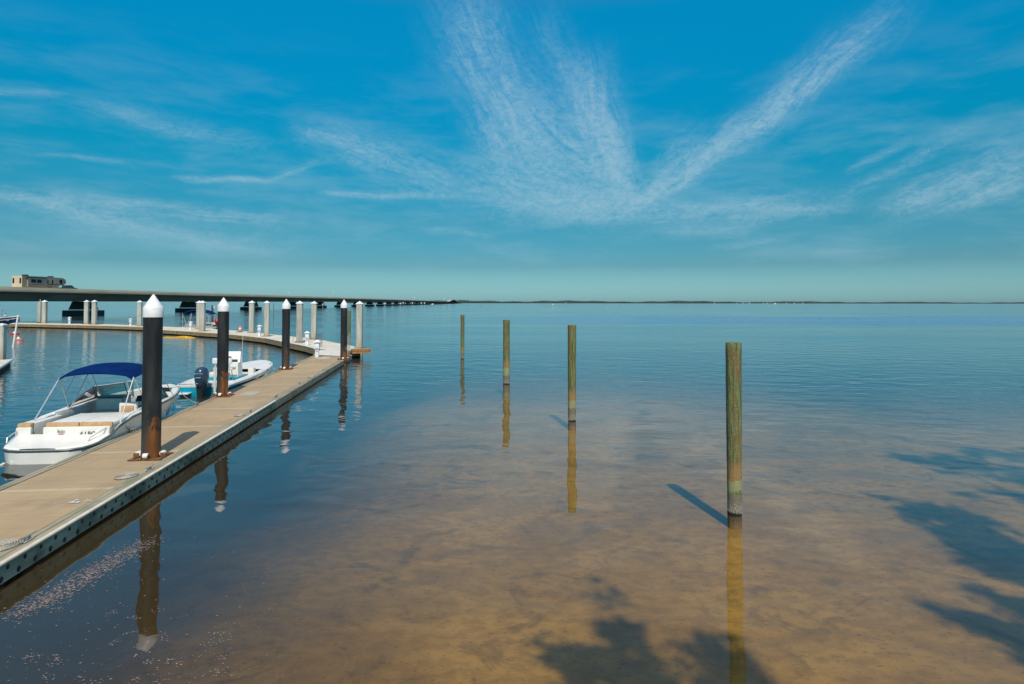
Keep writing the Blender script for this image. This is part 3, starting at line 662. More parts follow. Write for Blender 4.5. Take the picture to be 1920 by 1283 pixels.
# ------------------------------------------------------------------ boats
def interp(tab, y):
    if y <= tab[0][0]: return tab[0][1:]
    for a, c in zip(tab, tab[1:]):
        if y <= c[0]:
            t = (y-a[0])/(c[0]-a[0]); t = t*t*(3-2*t)*.35+t*.65
            return tuple(p+(q-p)*t for p, q in zip(a[1:], c[1:]))
    return tab[-1][1:]
def hull_parts(root, tab, ys, mhull, mdeck, floor, y0, y1, gw=.16, keel=-.35, railm='rub_rail', boot=None, bottom=None):
    """tab: (y, half beam, sheer z, chine half beam, chine z)."""
    rowsL = []
    for y in ys:
        hb, sz, cb, cz = interp(tab, y)
        kz = min(cz-.005, keel+max(0, cz-.1)*.9)
        rowsL.append([(hb, y, sz), (hb*.995, y, sz-.06), ((hb*.6+cb*.4), y, sz*.62+cz*.38), (cb, y, cz), (0, y, kz)])
    b = MB(); b.grid([[p for p in r] for r in rowsL]); b.grid([[(-p[0], p[1], p[2]) for p in r][::-1] for r in rowsL])
    r = rowsL[0]; m_ = [(-p[0], p[1], p[2]) for p in r]; b.add(r+m_[::-1], [tuple(range(len(r)*2))])
    hull = b.build('hull', mhull, root, smooth=True)
    # rub rail
    b = MB(); pts = [(r[0][0]+.012, r[0][1], r[0][2]-.035) for r in rowsL]; pts = pts+[(-p[0], p[1], p[2]) for p in pts[::-1]]
    b.tube(pts, .028, 6, closed=True); b.build('rub_rail', railm, root, smooth=True)
    # gunwale cap + inner liner + sole between y0 and y1; closed deck elsewhere
    yy = [y for y in ys if y0 <= y <= y1]; b = MB(); rows = []
    for y in yy:
        hb, sz, cb, cz = interp(tab, y); g = max(.02, min(gw, hb-.02)); rows.append([(hb, y, sz), (hb-.03, y, sz+.03), (hb-g+.02, y, sz+.03), (hb-g, y, sz+.01), (hb-g-.01, y, sz-.12)])
    b.grid(rows); b.grid([[(-p[0], p[1], p[2]) for p in r][::-1] for r in rows]); b.build('gunwale', mdeck, root, smooth=True)
    b = MB(); rows = []
    for y in yy:
        hb, sz, cb, cz = interp(tab, y); g = max(.02, min(gw, hb-.02)); rows.append([(hb-g-.01, y, sz-.1), (hb-g-.04, y, floor)])
    b.grid(rows); b.grid([[(-p[0], p[1], p[2]) for p in r][::-1] for r in rows])
    b.grid([[(-r[1][0], r[1][1], floor), (r[1][0], r[1][1], floor)] for r in rows])
    for r in (rows[0], rows[-1]): b.add([r[0], r[1], (-r[1][0], r[1][1], floor), (-r[0][0], r[0][1], r[0][2])], [(0, 1, 2, 3)])
    inner = b.build('cockpit_liner', 'white_shade', root, smooth=True)
    return hull
def deckpatch(root, name, tab, ys, m, crown=.03, zoff=.03):
    b = MB(); rows = []
    for y in ys:
        hb, sz, cb, cz = interp(tab, y); hb = max(hb, .005)
        rows.append([(hb*k, y, sz+zoff*(0 if abs(k) == 1 else 1)+crown*(1-k*k)) for k in (-1, -.95, -.6, -.3, 0, .3, .6, .95, 1)])
    b.grid(rows); return b.build(name, m, root, smooth='all')
def text_mesh(name, txt, size, m, parent, loc, rot, ext=.002):
    cu = bpy.data.curves.new(name, 'FONT'); cu.body = txt; cu.size = size; cu.extrude = ext; cu.align_x = 'CENTER'; cu.align_y = 'CENTER'
    tmp = bpy.data.objects.new(name, cu); COL.objects.link(tmp)
    me = bpy.data.meshes.new_from_object(tmp.evaluated_get(bpy.context.evaluated_depsgraph_get()))
    bpy.data.objects.remove(tmp); me.name = name; me.materials.clear(); me.materials.append(MATS[m])
    o = bpy.data.objects.new(name, me); COL.objects.link(o); o.parent = parent; o.location = loc; o.rotation_euler = rot; return o
def cushion(root, name, m, c, d, r=.04, rz=0, top=None):
    b = MB(); b.box(c, d, rz, top=top); return b.build(name, m, root, smooth=True, bevel=min(r, min(d)*.4))

# --- runabout with the blue bimini
rb_ = thing('bowrider_boat', 'white runabout with tan cushions and a blue bimini top, moored by the nearest black pile', 'motorboat', (-11.53, 15.0, 0), math.radians(5.6))
T1 = [(0, .42, .35, .4, -.03), (.06, .68, .355, .64, -.03), (.2, .90, .36, .84, -.03), (.5, 1.06, .38, .98, -.03), (1.0, 1.15, .50, 1.04, -.02), (1.35, 1.18, .66, 1.05, -.02), (2.0, 1.20, .79, 1.05, -.01), (3.5, 1.21, .87, 1.04, .0),
      (4.6, 1.12, .91, .88, .12), (5.5, .92, .94, .58, .22), (6.2, .66, .96, .28, .36), (6.7, .40, .97, .1, .52), (6.98, .18, .975, .03, .70), (7.06, .03, .975, .004, .80)]
Y1 = [0, .06, .12, .2, .4, .6, .8, 1.0, 1.15, 1.35, 1.6, 2, 2.5, 3, 3.5, 4, 4.5, 5, 5.5, 5.9, 6.2, 6.45, 6.7, 6.85, 6.98, 7.06]
h1_ = hull_parts(rb_, T1, Y1, 'white_gelcoat', 'white_gelcoat', .22, 1.15, 6.2, gw=.24, keel=-.30)
deckpatch(rb_, 'swim_platform', T1, [0, .06, .12, .2, .4, .6, .8, 1.0], 'white_gelcoat', .01, .02)
deckpatch(rb_, 'bow_deck', T1, [6.2, 6.45, 6.7, 6.85, 6.98, 7.06], 'white_gelcoat', .02, .03)
# lower hull step under the platform, dark bottom
b = MB(); b.box((0, .32, -.05), (1.9, .1, .1)); b.build('transom_trim', 'black_plastic', rb_)
b = MB(); b.tube([(-.78, .05, .02), (-.78, -.08, .0)], .035, 8); b.box((-.5, .08, .03), (.28, .1, .08)); each(b, 'trim_tab', 'white_shade', rb_)
# transom wall, walk-through
b = MB(); b.box((.33, 1.02, .53), (1.62, .14, .34), top=(1, .6)); b.box((-.96, 1.02, .53), (.36, .14, .34), top=(1, .6)); each(b, 'transom', 'white_gelcoat', rb_, bevel=.02)
b = MB(); b.box((-.66, 1.5, .385), (.28, 1.2, .03)); b.build('walkthrough_floor', 'grey_liner', rb_)
b = MB(); b.box((.34, 1.8, .55), (1.6, 1.5, .30)); b.build('engine_box', 'white_gelcoat', rb_, bevel=.02)
sp = cushion(rb_, 'sun_pad', 'white_shade', (.36, 1.80, .74), (1.62, 1.42, .12), .05)
cushion(rb_, 'pad_edge', 'tan_vinyl', (-.05, 1.07, .73), (.80, .09, .16), .04); cushion(rb_, 'pad_edge', 'tan_vinyl', (.77, 1.07, .73), (.80, .09, .16), .04)
b = MB(); b.box((.36, 1.8, .803), (.012, 1.36, .004)); b.build('pad_seam', 'grey_liner', sp)
cushion(rb_, 'side_cushion', 'tan_vinyl', (-.98, 1.12, .72), (.34, .2, .16), .05)
cushion(rb_, 'side_locker', 'cream_vinyl', (-.98, 1.75, .62), (.36, 1.2, .34), .05)
cushion(rb_, 'side_bolster', 'cream_vinyl', (-1.0, 3.1, .72), (.17, 1.7, .3), .07)
b = MB(); b.box((-.9, 3.0, .4), (.04, 2.0, .32)); b.build('side_panel', 'brown_panel', rb_)
b = MB(); b.box((-.3, 3.3, .235), (1.3, 1.8, .02)); b.build('carpet', 'brown_panel', rb_)
cushion(rb_, 'bench_seat', 'cream_vinyl', (.1, 2.72, .62), (1.0, .4, .24), .06); cushion(rb_, 'bench_front', 'tan_vinyl', (.28, 2.9, .66), (.45, .12, .16), .04)
# port console, helm console
b = MB(); b.box((-.34, 4.05, .62), (.82, .5, .84), top=(.96, .8)); b.box((-.34, 3.785, .42), (.74, .03, .4)); b.box((-.34, 3.785, .84), (.74, .03, .34)); b.build('port_console', 'grey_liner', rb_, bevel=.015)
b = MB(); b.box((.66, 4.2, .60), (.72, .55, .8), top=(.9, .7)); b.build('helm_console', 'white_gelcoat', rb_, bevel=.02)
b = MB(); b.box((.66, 3.99, .98), (.62, .22, .16), top=(.9, .4)); b.box((-.34, 4.0, 1.05), (.86, .5, .03)); each(b, 'dashboard', 'black_plastic', rb_, bevel=.01)
b = MB(); c = Vector((.62, 3.78, .93)); pts = [c+Vector((.19*math.cos(a), -.08*math.sin(a)*0+.06*math.sin(a), .17*math.sin(a))) for a in [i*2*math.pi/20 for i in range(20)]]
b.tube(pts, .016, 6, closed=True)
for a in (.5, 2.6, 4.7): b.tube([c, c+Vector((.19*math.cos(a), .06*math.sin(a), .17*math.sin(a)))], .012, 5)
b.tube([c, c+Vector((0, .2, -.04))], .02, 6); b.build('steering_wheel', 'black_plastic', rb_, smooth=True)
s_ = cushion(rb_, 'pilot_seat', 'cream_vinyl', (.62, 3.18, .58), (.5, .46, .3), .08); cushion(s_, 'seat_back', 'cream_vinyl', (.62, 2.98, .82), (.5, .14, .4), .06); cushion(s_, 'seat_panel', 'tan_vinyl', (.62, 2.895, .8), (.34, .04, .26), .012)
cushion(rb_, 'bow_cushion', 'cream_vinyl', (-.72, 5.2, .72), (.34, 1.2, .22), .06); cushion(rb_, 'bow_cushion', 'cream_vinyl', (.62, 5.2, .66), (.34, 1.2, .2), .06); cushion(rb_, 'bow_backrest', 'tan_vinyl', (-.36, 4.55, .72), (.5, .12, .2), .04)
# windshield: framed panes
def pane(name, quad, parent=None, fr=.018, m='rub_rail'):
    b = MB(); q = [Vector(p) for p in quad]
    for i in range(4): b.tube([q[i], q[(i+1) % 4]], fr, 6)
    f = b.build(name, m, parent or rb_); b = MB(); b.add(q, [(0, 1, 2, 3)]); b.build('pane', 'tinted_glass', f); return f
wz = .90
pane('windshield_frame', [(-1.10, 3.0, wz-.05), (-1.08, 4.45, wz+.02), (-1.0, 4.15, wz+.42), (-1.04, 3.75, wz+.30)])
pane('windshield_frame', [(-1.06, 4.48, wz+.02), (-.30, 4.80, wz+.06), (-.30, 4.52, wz+.50), (-.98, 4.2, wz+.43)])
pane('windshield_frame', [(-.26, 4.80, wz+.10), (.1, 4.30, wz+.10), (.1, 4.22, wz+.56), (-.26, 4.66, wz+.52)], m='white_shade')
pane('windshield_frame', [(.28, 4.80, wz+.06), (1.04, 4.5, wz+.02), (.96, 4.2, wz+.43), (.28, 4.52, wz+.50)])
pane('windshield_frame', [(1.08, 4.45, wz+.02), (1.08, 3.0, wz-.05), (1.04, 3.75, wz+.30), (.98, 4.15, wz+.42)])
# bimini
bt = MB(); rows = []; xa = [i/12*2-1 for i in range(13)]
for y, w, z0, cr in ((2.22, .97, 1.84, .10), (2.28, .99, 1.88, .13), (2.7, 1.0, 1.95, .17), (3.15, 1.0, 1.98, .18), (3.5, 1.0, 1.96, .17), (3.75, .98, 1.92, .14), (3.82, .96, 1.86, .11)):
    rows.append([(w*x*(1 if abs(x) < 1 else 1.01)+.10, y, z0+cr*(1-abs(x)**2.2)-(.07 if abs(x) == 1 else 0)) for x in xa])
bt.grid(rows); bt.grid([[(p[0]*.995, p[1], p[2]-.02) for p in r] for r in rows]); bi = bt.build('bimini_top', 'blue_canvas', rb_, smooth='all')
for s in (-1, 1):
    b = MB(); x = s*.98+.10
    b.tube([(x*1.12, 1.35, .72), (x, 2.28, 1.82)], .016, 6); b.tube([(x*1.1, 2.9, .86), (x, 2.28, 1.82)], .014, 6); b.tube([(x*1.1, 2.95, .86), (x, 3.7, 1.86)], .014, 6); b.tube([(x*1.12, 4.55, .92), (x, 3.78, 1.86)], .012, 6); b.tube([(x*1.03, 2.6, 1.34), (x, 3.1, 1.93)], .012, 6)
    each(b, 'bimini_leg', 'stainless', rb_, smooth=True)
# grab rails, cleats, navigation fittings
b = MB(); b.tube([(-1.0, .45, .44), (-1.02, .5, .55), (-1.1, .95, .62), (-1.1, 1.0, .52)], .014, 6); b.build('grab_rail', 'stainless', rb_, smooth=True)
b = MB(); b.tube([(.86, .55, .42), (.88, .6, .50), (1.10, 1.05, .70), (1.1, 1.1, .62)], .014, 6); b.build('grab_rail', 'stainless', rb_, smooth=True)
b = MB(); b.tube([(1.05, 5.1, 1.0), (.82, 5.9, 1.08), (.5, 6.5, 1.1)], .013, 6); b.build('bow_rail', 'stainless', rb_, smooth=True)
b = MB(); b.tube([(1.1, 1.35, .77), (1.1, 1.6, .79)], .02, 6); b.tube([(1.12, 2.5, .87), (1.12, 2.72, .88)], .016, 6); each(b, 'boat_cleat', 'stainless', rb_, smooth=True)
text_mesh('lettering', '4 LBC', .15, 'dark_lettering', rb_, (.62, .935, .53), (math.radians(80), 0, 0))
text_mesh('sticker_text', 'BoJo', .10, 'dark_lettering', rb_, (-.02, .935, .60), (math.radians(80), 0, 0))
b = MB(); b.box((-.02, .932, .52), (.13, .006, .02)); b.build('sticker_stripe', 'red_lettering', rb_)
b = MB(); b.box((0, .01, .28), (.16, .01, .015)); b.build('badge', 'grey_liner', rb_)

# --- turquoise centre console
bb = thing('bay_boat', 'white and turquoise centre console fishing boat with a dark blue outboard motor', 'motorboat', (-12.98, 25.9, 0), math.radians(3.4))
T2 = [(0, 1.06, .48, .96, -.05), (.5, 1.09, .50, .97, -.05), (2, 1.14, .54, .98, -.05), (3.5, 1.15, .60, .95, -.02), (4.8, 1.08, .66, .78, .08), (5.8, .93, .72, .52, .2), (6.5, .72, .76, .28, .34), (6.9, .48, .79, .12, .48), (7.08, .25, .80, .04, .58), (7.12, .05, .80, .01, .62)]
Y2 = [0, .25, .5, 1, 1.5, 2, 2.75, 3.5, 4.2, 4.8, 5.3, 5.8, 6.2, 6.5, 6.75, 6.9, 7.0, 7.08, 7.12]
hull_parts(bb, T2, Y2, 'turquoise_gelcoat', 'white_gelcoat', .28, .5, 4.2, gw=.2, keel=-.3, railm='white_plastic')
deckpatch(bb, 'stern_deck', T2, [0, .25, .5, .9], 'white_gelcoat', .0, .03); deckpatch(bb, 'casting_deck', T2, [4.2, 4.8, 5.3, 5.8, 6.2, 6.5, 6.75, 6.9, 7.0, 7.08, 7.12], 'white_gelcoat', .02, .03)
b = MB()
rows = []
for y in Y2:
    hb, sz, cb, cz = interp(T2, y); rows.append([(hb+.006, y, sz+.0), (hb+.004, y, sz-.11-.02*y)])
b.grid(rows); b.grid([[(-p[0], p[1], p[2]) for p in r] for r in rows]); b.add([(-1.06, -.006, .48), (1.06, -.006, .48), (1.06, -.006, .37), (-1.06, -.006, .37)], [(0, 1, 2, 3)]); b.build('sheer_band', 'white_gelcoat', bb, smooth=True)
b = MB(); b.box((-.72, -.16, .13), (.5, .36, .04)); b.build('swim_step', 'white_plastic', bb, bevel=.01)
# outboard
e = MB(); e.lathe([(.05, -.02), (.17, .0), (.22, .08), (.255, .28), (.27, .5), (.255, .68), (.2, .79), (.10, .84), (.01, .85)], n=28)
e.v = [(x*1.0, y*1.28, z) for x, y, z in e.v]; en = e.build('outboard_motor', 'engine_blue', bb, smooth='all', loc=(.14, -.48, .42))
b = MB(); b.box((0, .05, -.18), (.22, .44, .5), top=(1.3, 1.2)); b.box((0, .02, -.6), (.07, .28, .5)); b.box((0, .2, .05), (.3, .34, .22)); b.build('midsection', 'black_plastic', en, bevel=.02)
text_mesh('cowl_text', 'YAMAHA', .085, 'silver_lettering', en, (0, -.328, .60), (math.radians(96), 0, 0)); b = MB(); b.box((0, -.345, .44), (.2, .008, .022)); b.box((-.05, -.335, .2), (.06, .008, .03)); each(b, 'cowl_badge', 'silver_lettering', en)
b = MB(); b.box((.72, -.1, .1), (.5, .3, .34)); b.build('splash_well', 'black_plastic', bb, bevel=.03)
# leaning post, console
b = MB()
for x in (-.28, .34):
    b.tube([(x, 1.8, .3), (x, 1.86, 1.25)], .02, 6); b.tube([(x, 2.25, .3), (x, 2.1, .9)], .02, 6)
each(b, 'seat_leg', 'aluminium', bb, smooth=True); cushion(bb, 'backrest', 'white_plastic', (.03, 1.84, 1.30), (.86, .1, .26), .04); cushion(bb, 'bench_cushion', 'cream_vinyl', (.03, 2.1, .93), (.86, .42, .12), .04)
b = MB(); b.box((.03, 1.5, .55), (.8, .5, .5)); b.build('livewell', 'cream_vinyl', bb, bevel=.03)
b = MB(); b.box((.0, 2.9, .72), (.92, .62, .86), top=(.9, .85)); b.build('console', 'white_gelcoat', bb, bevel=.04)
b = MB(); b.add([(-.42, 2.85, 1.12), (.42, 2.85, 1.12), (.34, 3.2, 1.62), (-.34, 3.2, 1.62), (-.42, 3.2, 1.1), (.42, 3.2, 1.1)], [(0, 1, 2, 3), (0, 3, 4), (1, 5, 2), (4, 3, 2, 5)]); b.build('console_top', 'white_gelcoat', bb)
b = MB(); b.add([(-.3, 2.90, 1.22), (-.02, 2.90, 1.22), (-.02, 3.02, 1.40), (-.3, 3.02, 1.40)], [(0, 1, 2, 3)]); b.add([(.05, 2.845, 1.16), (.32, 2.845, 1.16), (.31, 2.90, 1.27), (.06, 2.90, 1.27)], [(0, 1, 2, 3)]); b.v = [(x, y-.02, z) for x, y, z in b.v]; each(b, 'instrument', 'black_plastic', bb)
b = MB(); c = Vector((-.15, 2.62, 1.05)); b.tube([c+Vector((.16*math.cos(a), .05*math.sin(a), .16*math.sin(a))) for a in [i*2*math.pi/16 for i in range(16)]], .014, 5, closed=True)
b.tube([c, c+Vector((0, .2, -.05))], .02, 5)
for a in (.5, 2.6, 4.7): b.tube([c, c+Vector((.16*math.cos(a), .05*math.sin(a), .16*math.sin(a)))], .01, 5)
b.build('steering_wheel', 'stainless', bb, smooth=True)
b = MB(); b.tube([(.42, 3.1, .9), (.44, 3.15, 2.6)], .008, 5); b.build('antenna', 'white_plastic', bb)
b = MB(); b.box((.1, 1.0, .5), (1.3, .35, .36)); b.build('cooler', 'turquoise_gelcoat', bb, bevel=.02)
cushion(bb, 'stern_seat', 'turquoise_gelcoat', (.82, 1.9, .52), (.2, 1.3, .22), .03)
b = MB(); b.box((.78, 3.4, .62), (.26, .3, .4)); b.build('side_box', 'cream_vinyl', bb, bevel=.03)
b = MB(); b.tube([(-1.0, .35, .53), (-.95, .45, .56), (-.7, .45, .56), (-.65, .35, .53)], .014, 5); b.tube([(.9, 5.6, .78), (.85, 5.85, .79)], .018, 5); each(b, 'deck_fitting', 'stainless', bb)
text_mesh('hull_lettering', 'SEA PRO', .12, 'dark_lettering', bb, (1.14, 4.55, .60), (math.radians(88), 0, math.radians(98)))

# --- white pipe standing at the stern of the turquoise boat
q = P(402.5, 741, .1); b = MB(); b.tube([(0, 0, -.5), (0, 0, 1.15)], .05, 8); b.tube([(.1, 0, .0), (.1, 0, .75)], .02, 6); tag(b.build('white_pipe', 'white_shade', loc=q), 'slim white pipe standing upright just left of the second black pile', 'pipe')

# --- mooring lines
def line(name, label, pts, r=.011):
    out = []
    for a, c in zip(pts, pts[1:]): out += [a.lerp(c, k/8) for k in range(8)]
    out.append(pts[-1]); b = MB(); b.tube(out, r, 5); o = b.build(name, 'rope', smooth='all'); tag(o, label, 'rope', 'mooring lines'); return o
def sag(A, B, s, n=14):
    return [A.lerp(B, i/n)-Vector((0, 0, s*4*(i/n)*(1-i/n))) for i in range(n+1)]
def bpt(t, p):
    return Matrix.Translation(t.location) @ Matrix.Rotation(t.rotation_euler.z, 4, 'Z') @ Vector(p)
A = bpt(rb_, (.75, 5.95, .98)); line('bow_line', 'white bow line running from the runabout bow to the dock cleat', sag(A, CL[7]+Vector((0, 0, .07)), .10))
line('slack_line', 'slack white line hanging in a loop under the runabout bow', sag(A+Vector((-.1, -.1, 0)), CL[7]+Vector((-.25, -1.1, .05)), .34))
A = bpt(rb_, (1.1, 1.45, .80)); line('stern_line', 'white stern line from the runabout stern down to the dock cleat', sag(A, CL[6]+Vector((0, 0, .07)), .06), .014)
line('spring_line', 'second white stern line beside the first, looser', sag(A+Vector((0, .06, 0)), CL[6]+Vector((-.05, .2, .05)), .14), .014)
A = bpt(bb, (.85, 5.75, .80)); line('forward_line', 'short white line from the turquoise boat bow to the dock', sag(A, CL[9]+Vector((0, 0, .06)), .05))
line('crossed_line', 'white line crossing beneath the turquoise boat bow', sag(A+Vector((0, .1, 0)), CL[9]+Vector((-.1, -.6, .05)), .15))
A = bpt(bb, (1.12, 3.9, .66)); line('side_line', 'white line with a red end at the side of the turquoise boat', sag(A, CL[8]+Vector((0, 0, .06)), .05))

# --- pontoon boat behind outer dock
YP = 86; q = AT(377, 620, YP); k = pxm(YP); pb = thing('pontoon_boat', 'silver pontoon boat with a blue canopy moored behind the outer dock', 'pontoon boat', (q.x, YP, 0), .04); LP = 66*k
for y in (-.9, .9):
    b = MB(); b.tube([(-LP/2, y, .15), (LP/2-.5, y, .15), (LP/2, y, .38)], [.28, .28, .06], 12); b.build('pontoon', 'aluminium', pb, smooth=True)
b = MB(); b.box((0, 0, .46), (LP*.96, 2.3, .1)); b.build('deck', 'aluminium', pb)
b = MB(); b.box((LP*.22, -1.1, .78), (LP*.42, .04, .52)); b.box((-LP*.2, -1.1, .72), (LP*.3, .04, .4)); b.box((LP*.22, 1.1, .78), (LP*.42, .04, .52)); each(b, 'fence_panel', 'galvanized', pb)
b = MB(); b.box((LP*.2, -1.13, .84), (LP*.36, .02, .16)); b.build('stripe', 'navy_gelcoat', pb)
cushion(pb, 'seat', 'cream_vinyl', (0, .2, .8), (.9, .8, .5), .08); cushion(pb, 'seat', 'cream_vinyl', (LP*.3, .3, .95), (1.3, 1.4, .3), .08)
rows = []
for i in range(11):
    u = i/10*2-1; x = -.05*LP+u*27*k*1.0; rows.append([(x, y, 2.28+.62*(1-abs(u)**2.1)-(.14 if abs(y) > 1.1 else 0)) for y in (-1.2, -1.0, 0, 1.0, 1.2)])
b = MB(); b.grid(rows); b.build('canopy', 'blue_canvas', pb, smooth='all')
b = MB()
for y in (-1.1, 1.1):
    for xa, xb in ((-.40, -.42), (-.28, -.42), (-.30, -.16), (-.22, -.16), (.1, .22), (.28, .2), (.3, .32)): b.tube([(xa*LP, y, .5), (xb*LP, y, 2.45)], .03, 5)
each(b, 'canopy_leg', 'stainless', pb)
q = AT(407.2, 603, YP-1.5); b = MB(); b.lathe([(.02, -.42), (.25, -.3), (.36, 0), (.25, .3), (.02, .42)], n=16); b.build('ball', 'red_plastic', thing('red_fender', 'round red fender ball at the bow of the pontoon boat', 'fender', q), smooth='all')
q = AT(385, 599, YP); o = thing('red_jacket', 'dark red jacket hung under the canopy of the pontoon boat', 'jacket', q); b = MB(); b.box((0, 0, 0), (.5, .2, .75), top=(.6, 1)); b.build('cloth', 'red_plastic', o, bevel=.05)

# --- blue speedboat at left edge, with a seated person
YB = 113; k = pxm(YB); q = AT(37, 600, YB)
sb = thing('blue_speedboat', 'blue hulled speedboat with white deck entering at the left edge', 'motorboat', (q.x-7.0, YB, 0), -math.pi/2)
T3 = [(0, 1.15, .75, 1.0, .1), (2, 1.25, .85, 1.05, .08), (4, 1.2, 1.0, .9, .12), (5.5, .85, 1.15, .45, .3), (6.5, .4, 1.27, .1, .6), (7.0, .02, 1.33, .005, .9)]
Y3 = [0, 1, 2, 3, 4, 4.8, 5.5, 6, 6.5, 6.8, 7.0]
hull_parts(sb, T3, Y3, 'navy_gelcoat', 'white_gelcoat', .5, .5, 5.5, gw=.2, railm='white_plastic'); deckpatch(sb, 'bow_deck', T3, [4.8, 5.5, 6, 6.5, 6.8, 7.0], 'white_gelcoat')
b = MB()
for y0_, y1_ in zip(Y3[3:], Y3[4:]):
    a_ = interp(T3, y0_); c_ = interp(T3, y1_); f = .35; g = lambda t, kk: (t[0]*(1-kk*.4)+t[2]*kk*.4+.02)
    b.add([(g(a_, .9), y0_, a_[1]-.42+.03*y0_-.1), (g(c_, .9), y1_, c_[1]-.42+.03*y1_-.1), (g(c_, .9), y1_, c_[1]-.50+.03*y1_-.1), (g(a_, .9), y0_, a_[1]-.50+.03*y0_-.1)], [(0, 1, 2, 3)])
b.build('hull_stripe', 'white_gelcoat', sb)
b = MB(); b.box((0, 2.9, 1.2), (.9, .8, 1.0), top=(.8, .6)); b.build('console', 'white_gelcoat', sb, bevel=.04)
b = MB(); b.box((0, 2.8, 2.78), (1.8, 1.7, .08)); b.build('hard_top', 'white_gelcoat', sb, bevel=.02)
b = MB()
for x in (-.6, .6):
    for y in (2.3, 3.3): b.tube([(x, y, .9), (x, y, 2.75)], .03, 6)
each(b, 'top_leg', 'stainless', sb)
def person(label, loc, rz, parentless=True):
    t = thing('person', label, 'person', loc, rz)
    # seated on the bow deck, knees bent forward (+y), hands resting on the knees
    me = bpy.data.meshes.new('body'); V = [(0, 0, .12), (0, .0, .34), (0, .02, .52), (0, .03, .60), (0, .05, .70), (0, .05, .80),
        (.17, .02, .50), (.24, .12, .28), (.20, .34, .26), (-.17, .02, .50), (-.24, .12, .28), (-.20, .34, .26),
        (.10, .05, .10), (.16, .44, .22), (.15, .52, -.16), (.15, .64, -.2), (-.10, .05, .10), (-.16, .44, .22), (-.15, .52, -.16), (-.15, .64, -.2)]
    E_ = [(0, 1), (1, 2), (2, 3), (3, 4), (4, 5), (2, 6), (6, 7), (7, 8), (2, 9), (9, 10), (10, 11), (0, 12), (12, 13), (13, 14), (14, 15), (0, 16), (16, 17), (17, 18), (18, 19)]
    Rr = [.15, .14, .13, .06, .09, .085, .06, .045, .035, .06, .045, .035, .09, .065, .05, .04, .09, .065, .05, .04]
    me.from_pydata(V, E_, []); o = bpy.data.objects.new('body', me); COL.objects.link(o); o.parent = t
    md = o.modifiers.new('s', 'SKIN'); 
    for sv, r in zip(me.skin_vertices[0].data, Rr): sv.radius = (r, r)
    me.skin_vertices[0].data[0].use_root = True
    o.modifiers.new('u', 'SUBSURF').levels = 1
    dg = bpy.context.evaluated_depsgraph_get(); m2 = bpy.data.meshes.new_from_object(o.evaluated_get(dg)); m2.name = 'body'; o.modifiers.clear(); o.data = m2
    m2.materials.clear(); m2.materials.append(MATS['skin'])
    b = MB(); b.lathe([(.165, .1), (.17, .3), (.185, .45), (.16, .56), (.07, .62)], n=18); b.v = [(x*1.12, y*.95+.01, z) for x, y, z in b.v]; b.build('shirt', 'white_shirt', t, smooth='all')
    for s in (-1, 1):
        b = MB(); b.tube([(s*.14, .02, .54), (s*.19, .04, .47), (s*.23, .1, .34)], [.075, .075, .065], 10); b.build('sleeve', 'white_shirt', t, smooth='all')
        b = MB(); b.tube([(s*.09, -.02, .12), (s*.12, .2, .17), (s*.155, .38, .215)], [.115, .1, .085], 10); b.build('shorts', 'dark_shorts', t, smooth='all')
    b = MB(); b.lathe([(.102, .76), (.108, .80), (.095, .86), (.05, .90), (.005, .91)], n=14); b.v = [(x, y+.035, z) for x, y, z in b.v]; b.build('hair', 'hair', t, smooth='all')
    return t
q = AT(9.5, 596.5, YB); person('person in a white top and dark shorts sitting on the bow of the blue speedboat', (q.x, YB, AT(9, 595.5, YB).z-.1), -math.pi/2)

# --- dock corner and pile at far left
c0_ = P(22, 674.5, HD); c1_ = P(0, 688.5, HD); ld = thing('corner_dock', 'corner of a neighbouring grey dock cut by the left edge of the photo', 'dock')
d1 = (c1_-c0_).normalized(); d2 = Vector((-d1.y, d1.x, 0)); d2 = d2 if d2.x < 0 else -d2
p = [c0_, c0_+d1*12, c0_+d1*12+d2*3, c0_+d2*3]; b = MB(); b.prism([(v.x, v.y) for v in p], .2, HD+.02); b.build('deck', 'dock_top_pale', ld)
p = [v+((p[0]+p[2])/2-v)*.03 for v in p]; b = MB(); b.prism([(v.x, v.y) for v in p], -.25, .19); b.build('float', 'dark_float', ld)
b = MB(); a_, c_ = c0_-d2*.03, c0_-d2*.03+d1*12; b.tube([Vector((a_.x, a_.y, HD)), Vector((c_.x, c_.y, HD))], .07, 6); b.build('edge_strip', 'white_shade', ld)
q = P(2.5, 674, HD); t = thing('concrete_pile', 'pale concrete pile cut by the left edge, on the neighbouring dock corner', 'concrete pile', (q.x, q.y, 0), .1, 'concrete piles along the outer dock')
s = 11.5*pxm(q.y); k = s/2; zt = AT(2, 607.5, q.y).z; b = MB(); b.prism([(-k, -k*.75), (-k*.75, -k), (k*.75, -k), (k, -k*.75), (k, k*.75), (k*.75, k), (-k*.75, k), (-k, k*.75)], -2.5, zt-.12); b.build('shaft', 'pile_concrete', t)
b = MB(); k = s*.54; b.box((0, 0, zt-.08), (2*k, 2*k, .08)); b.box((0, 0, zt), (2*k, 2*k, .08), top=(.1, .1)); b.build('pyramid_cap', 'white_plastic', t)
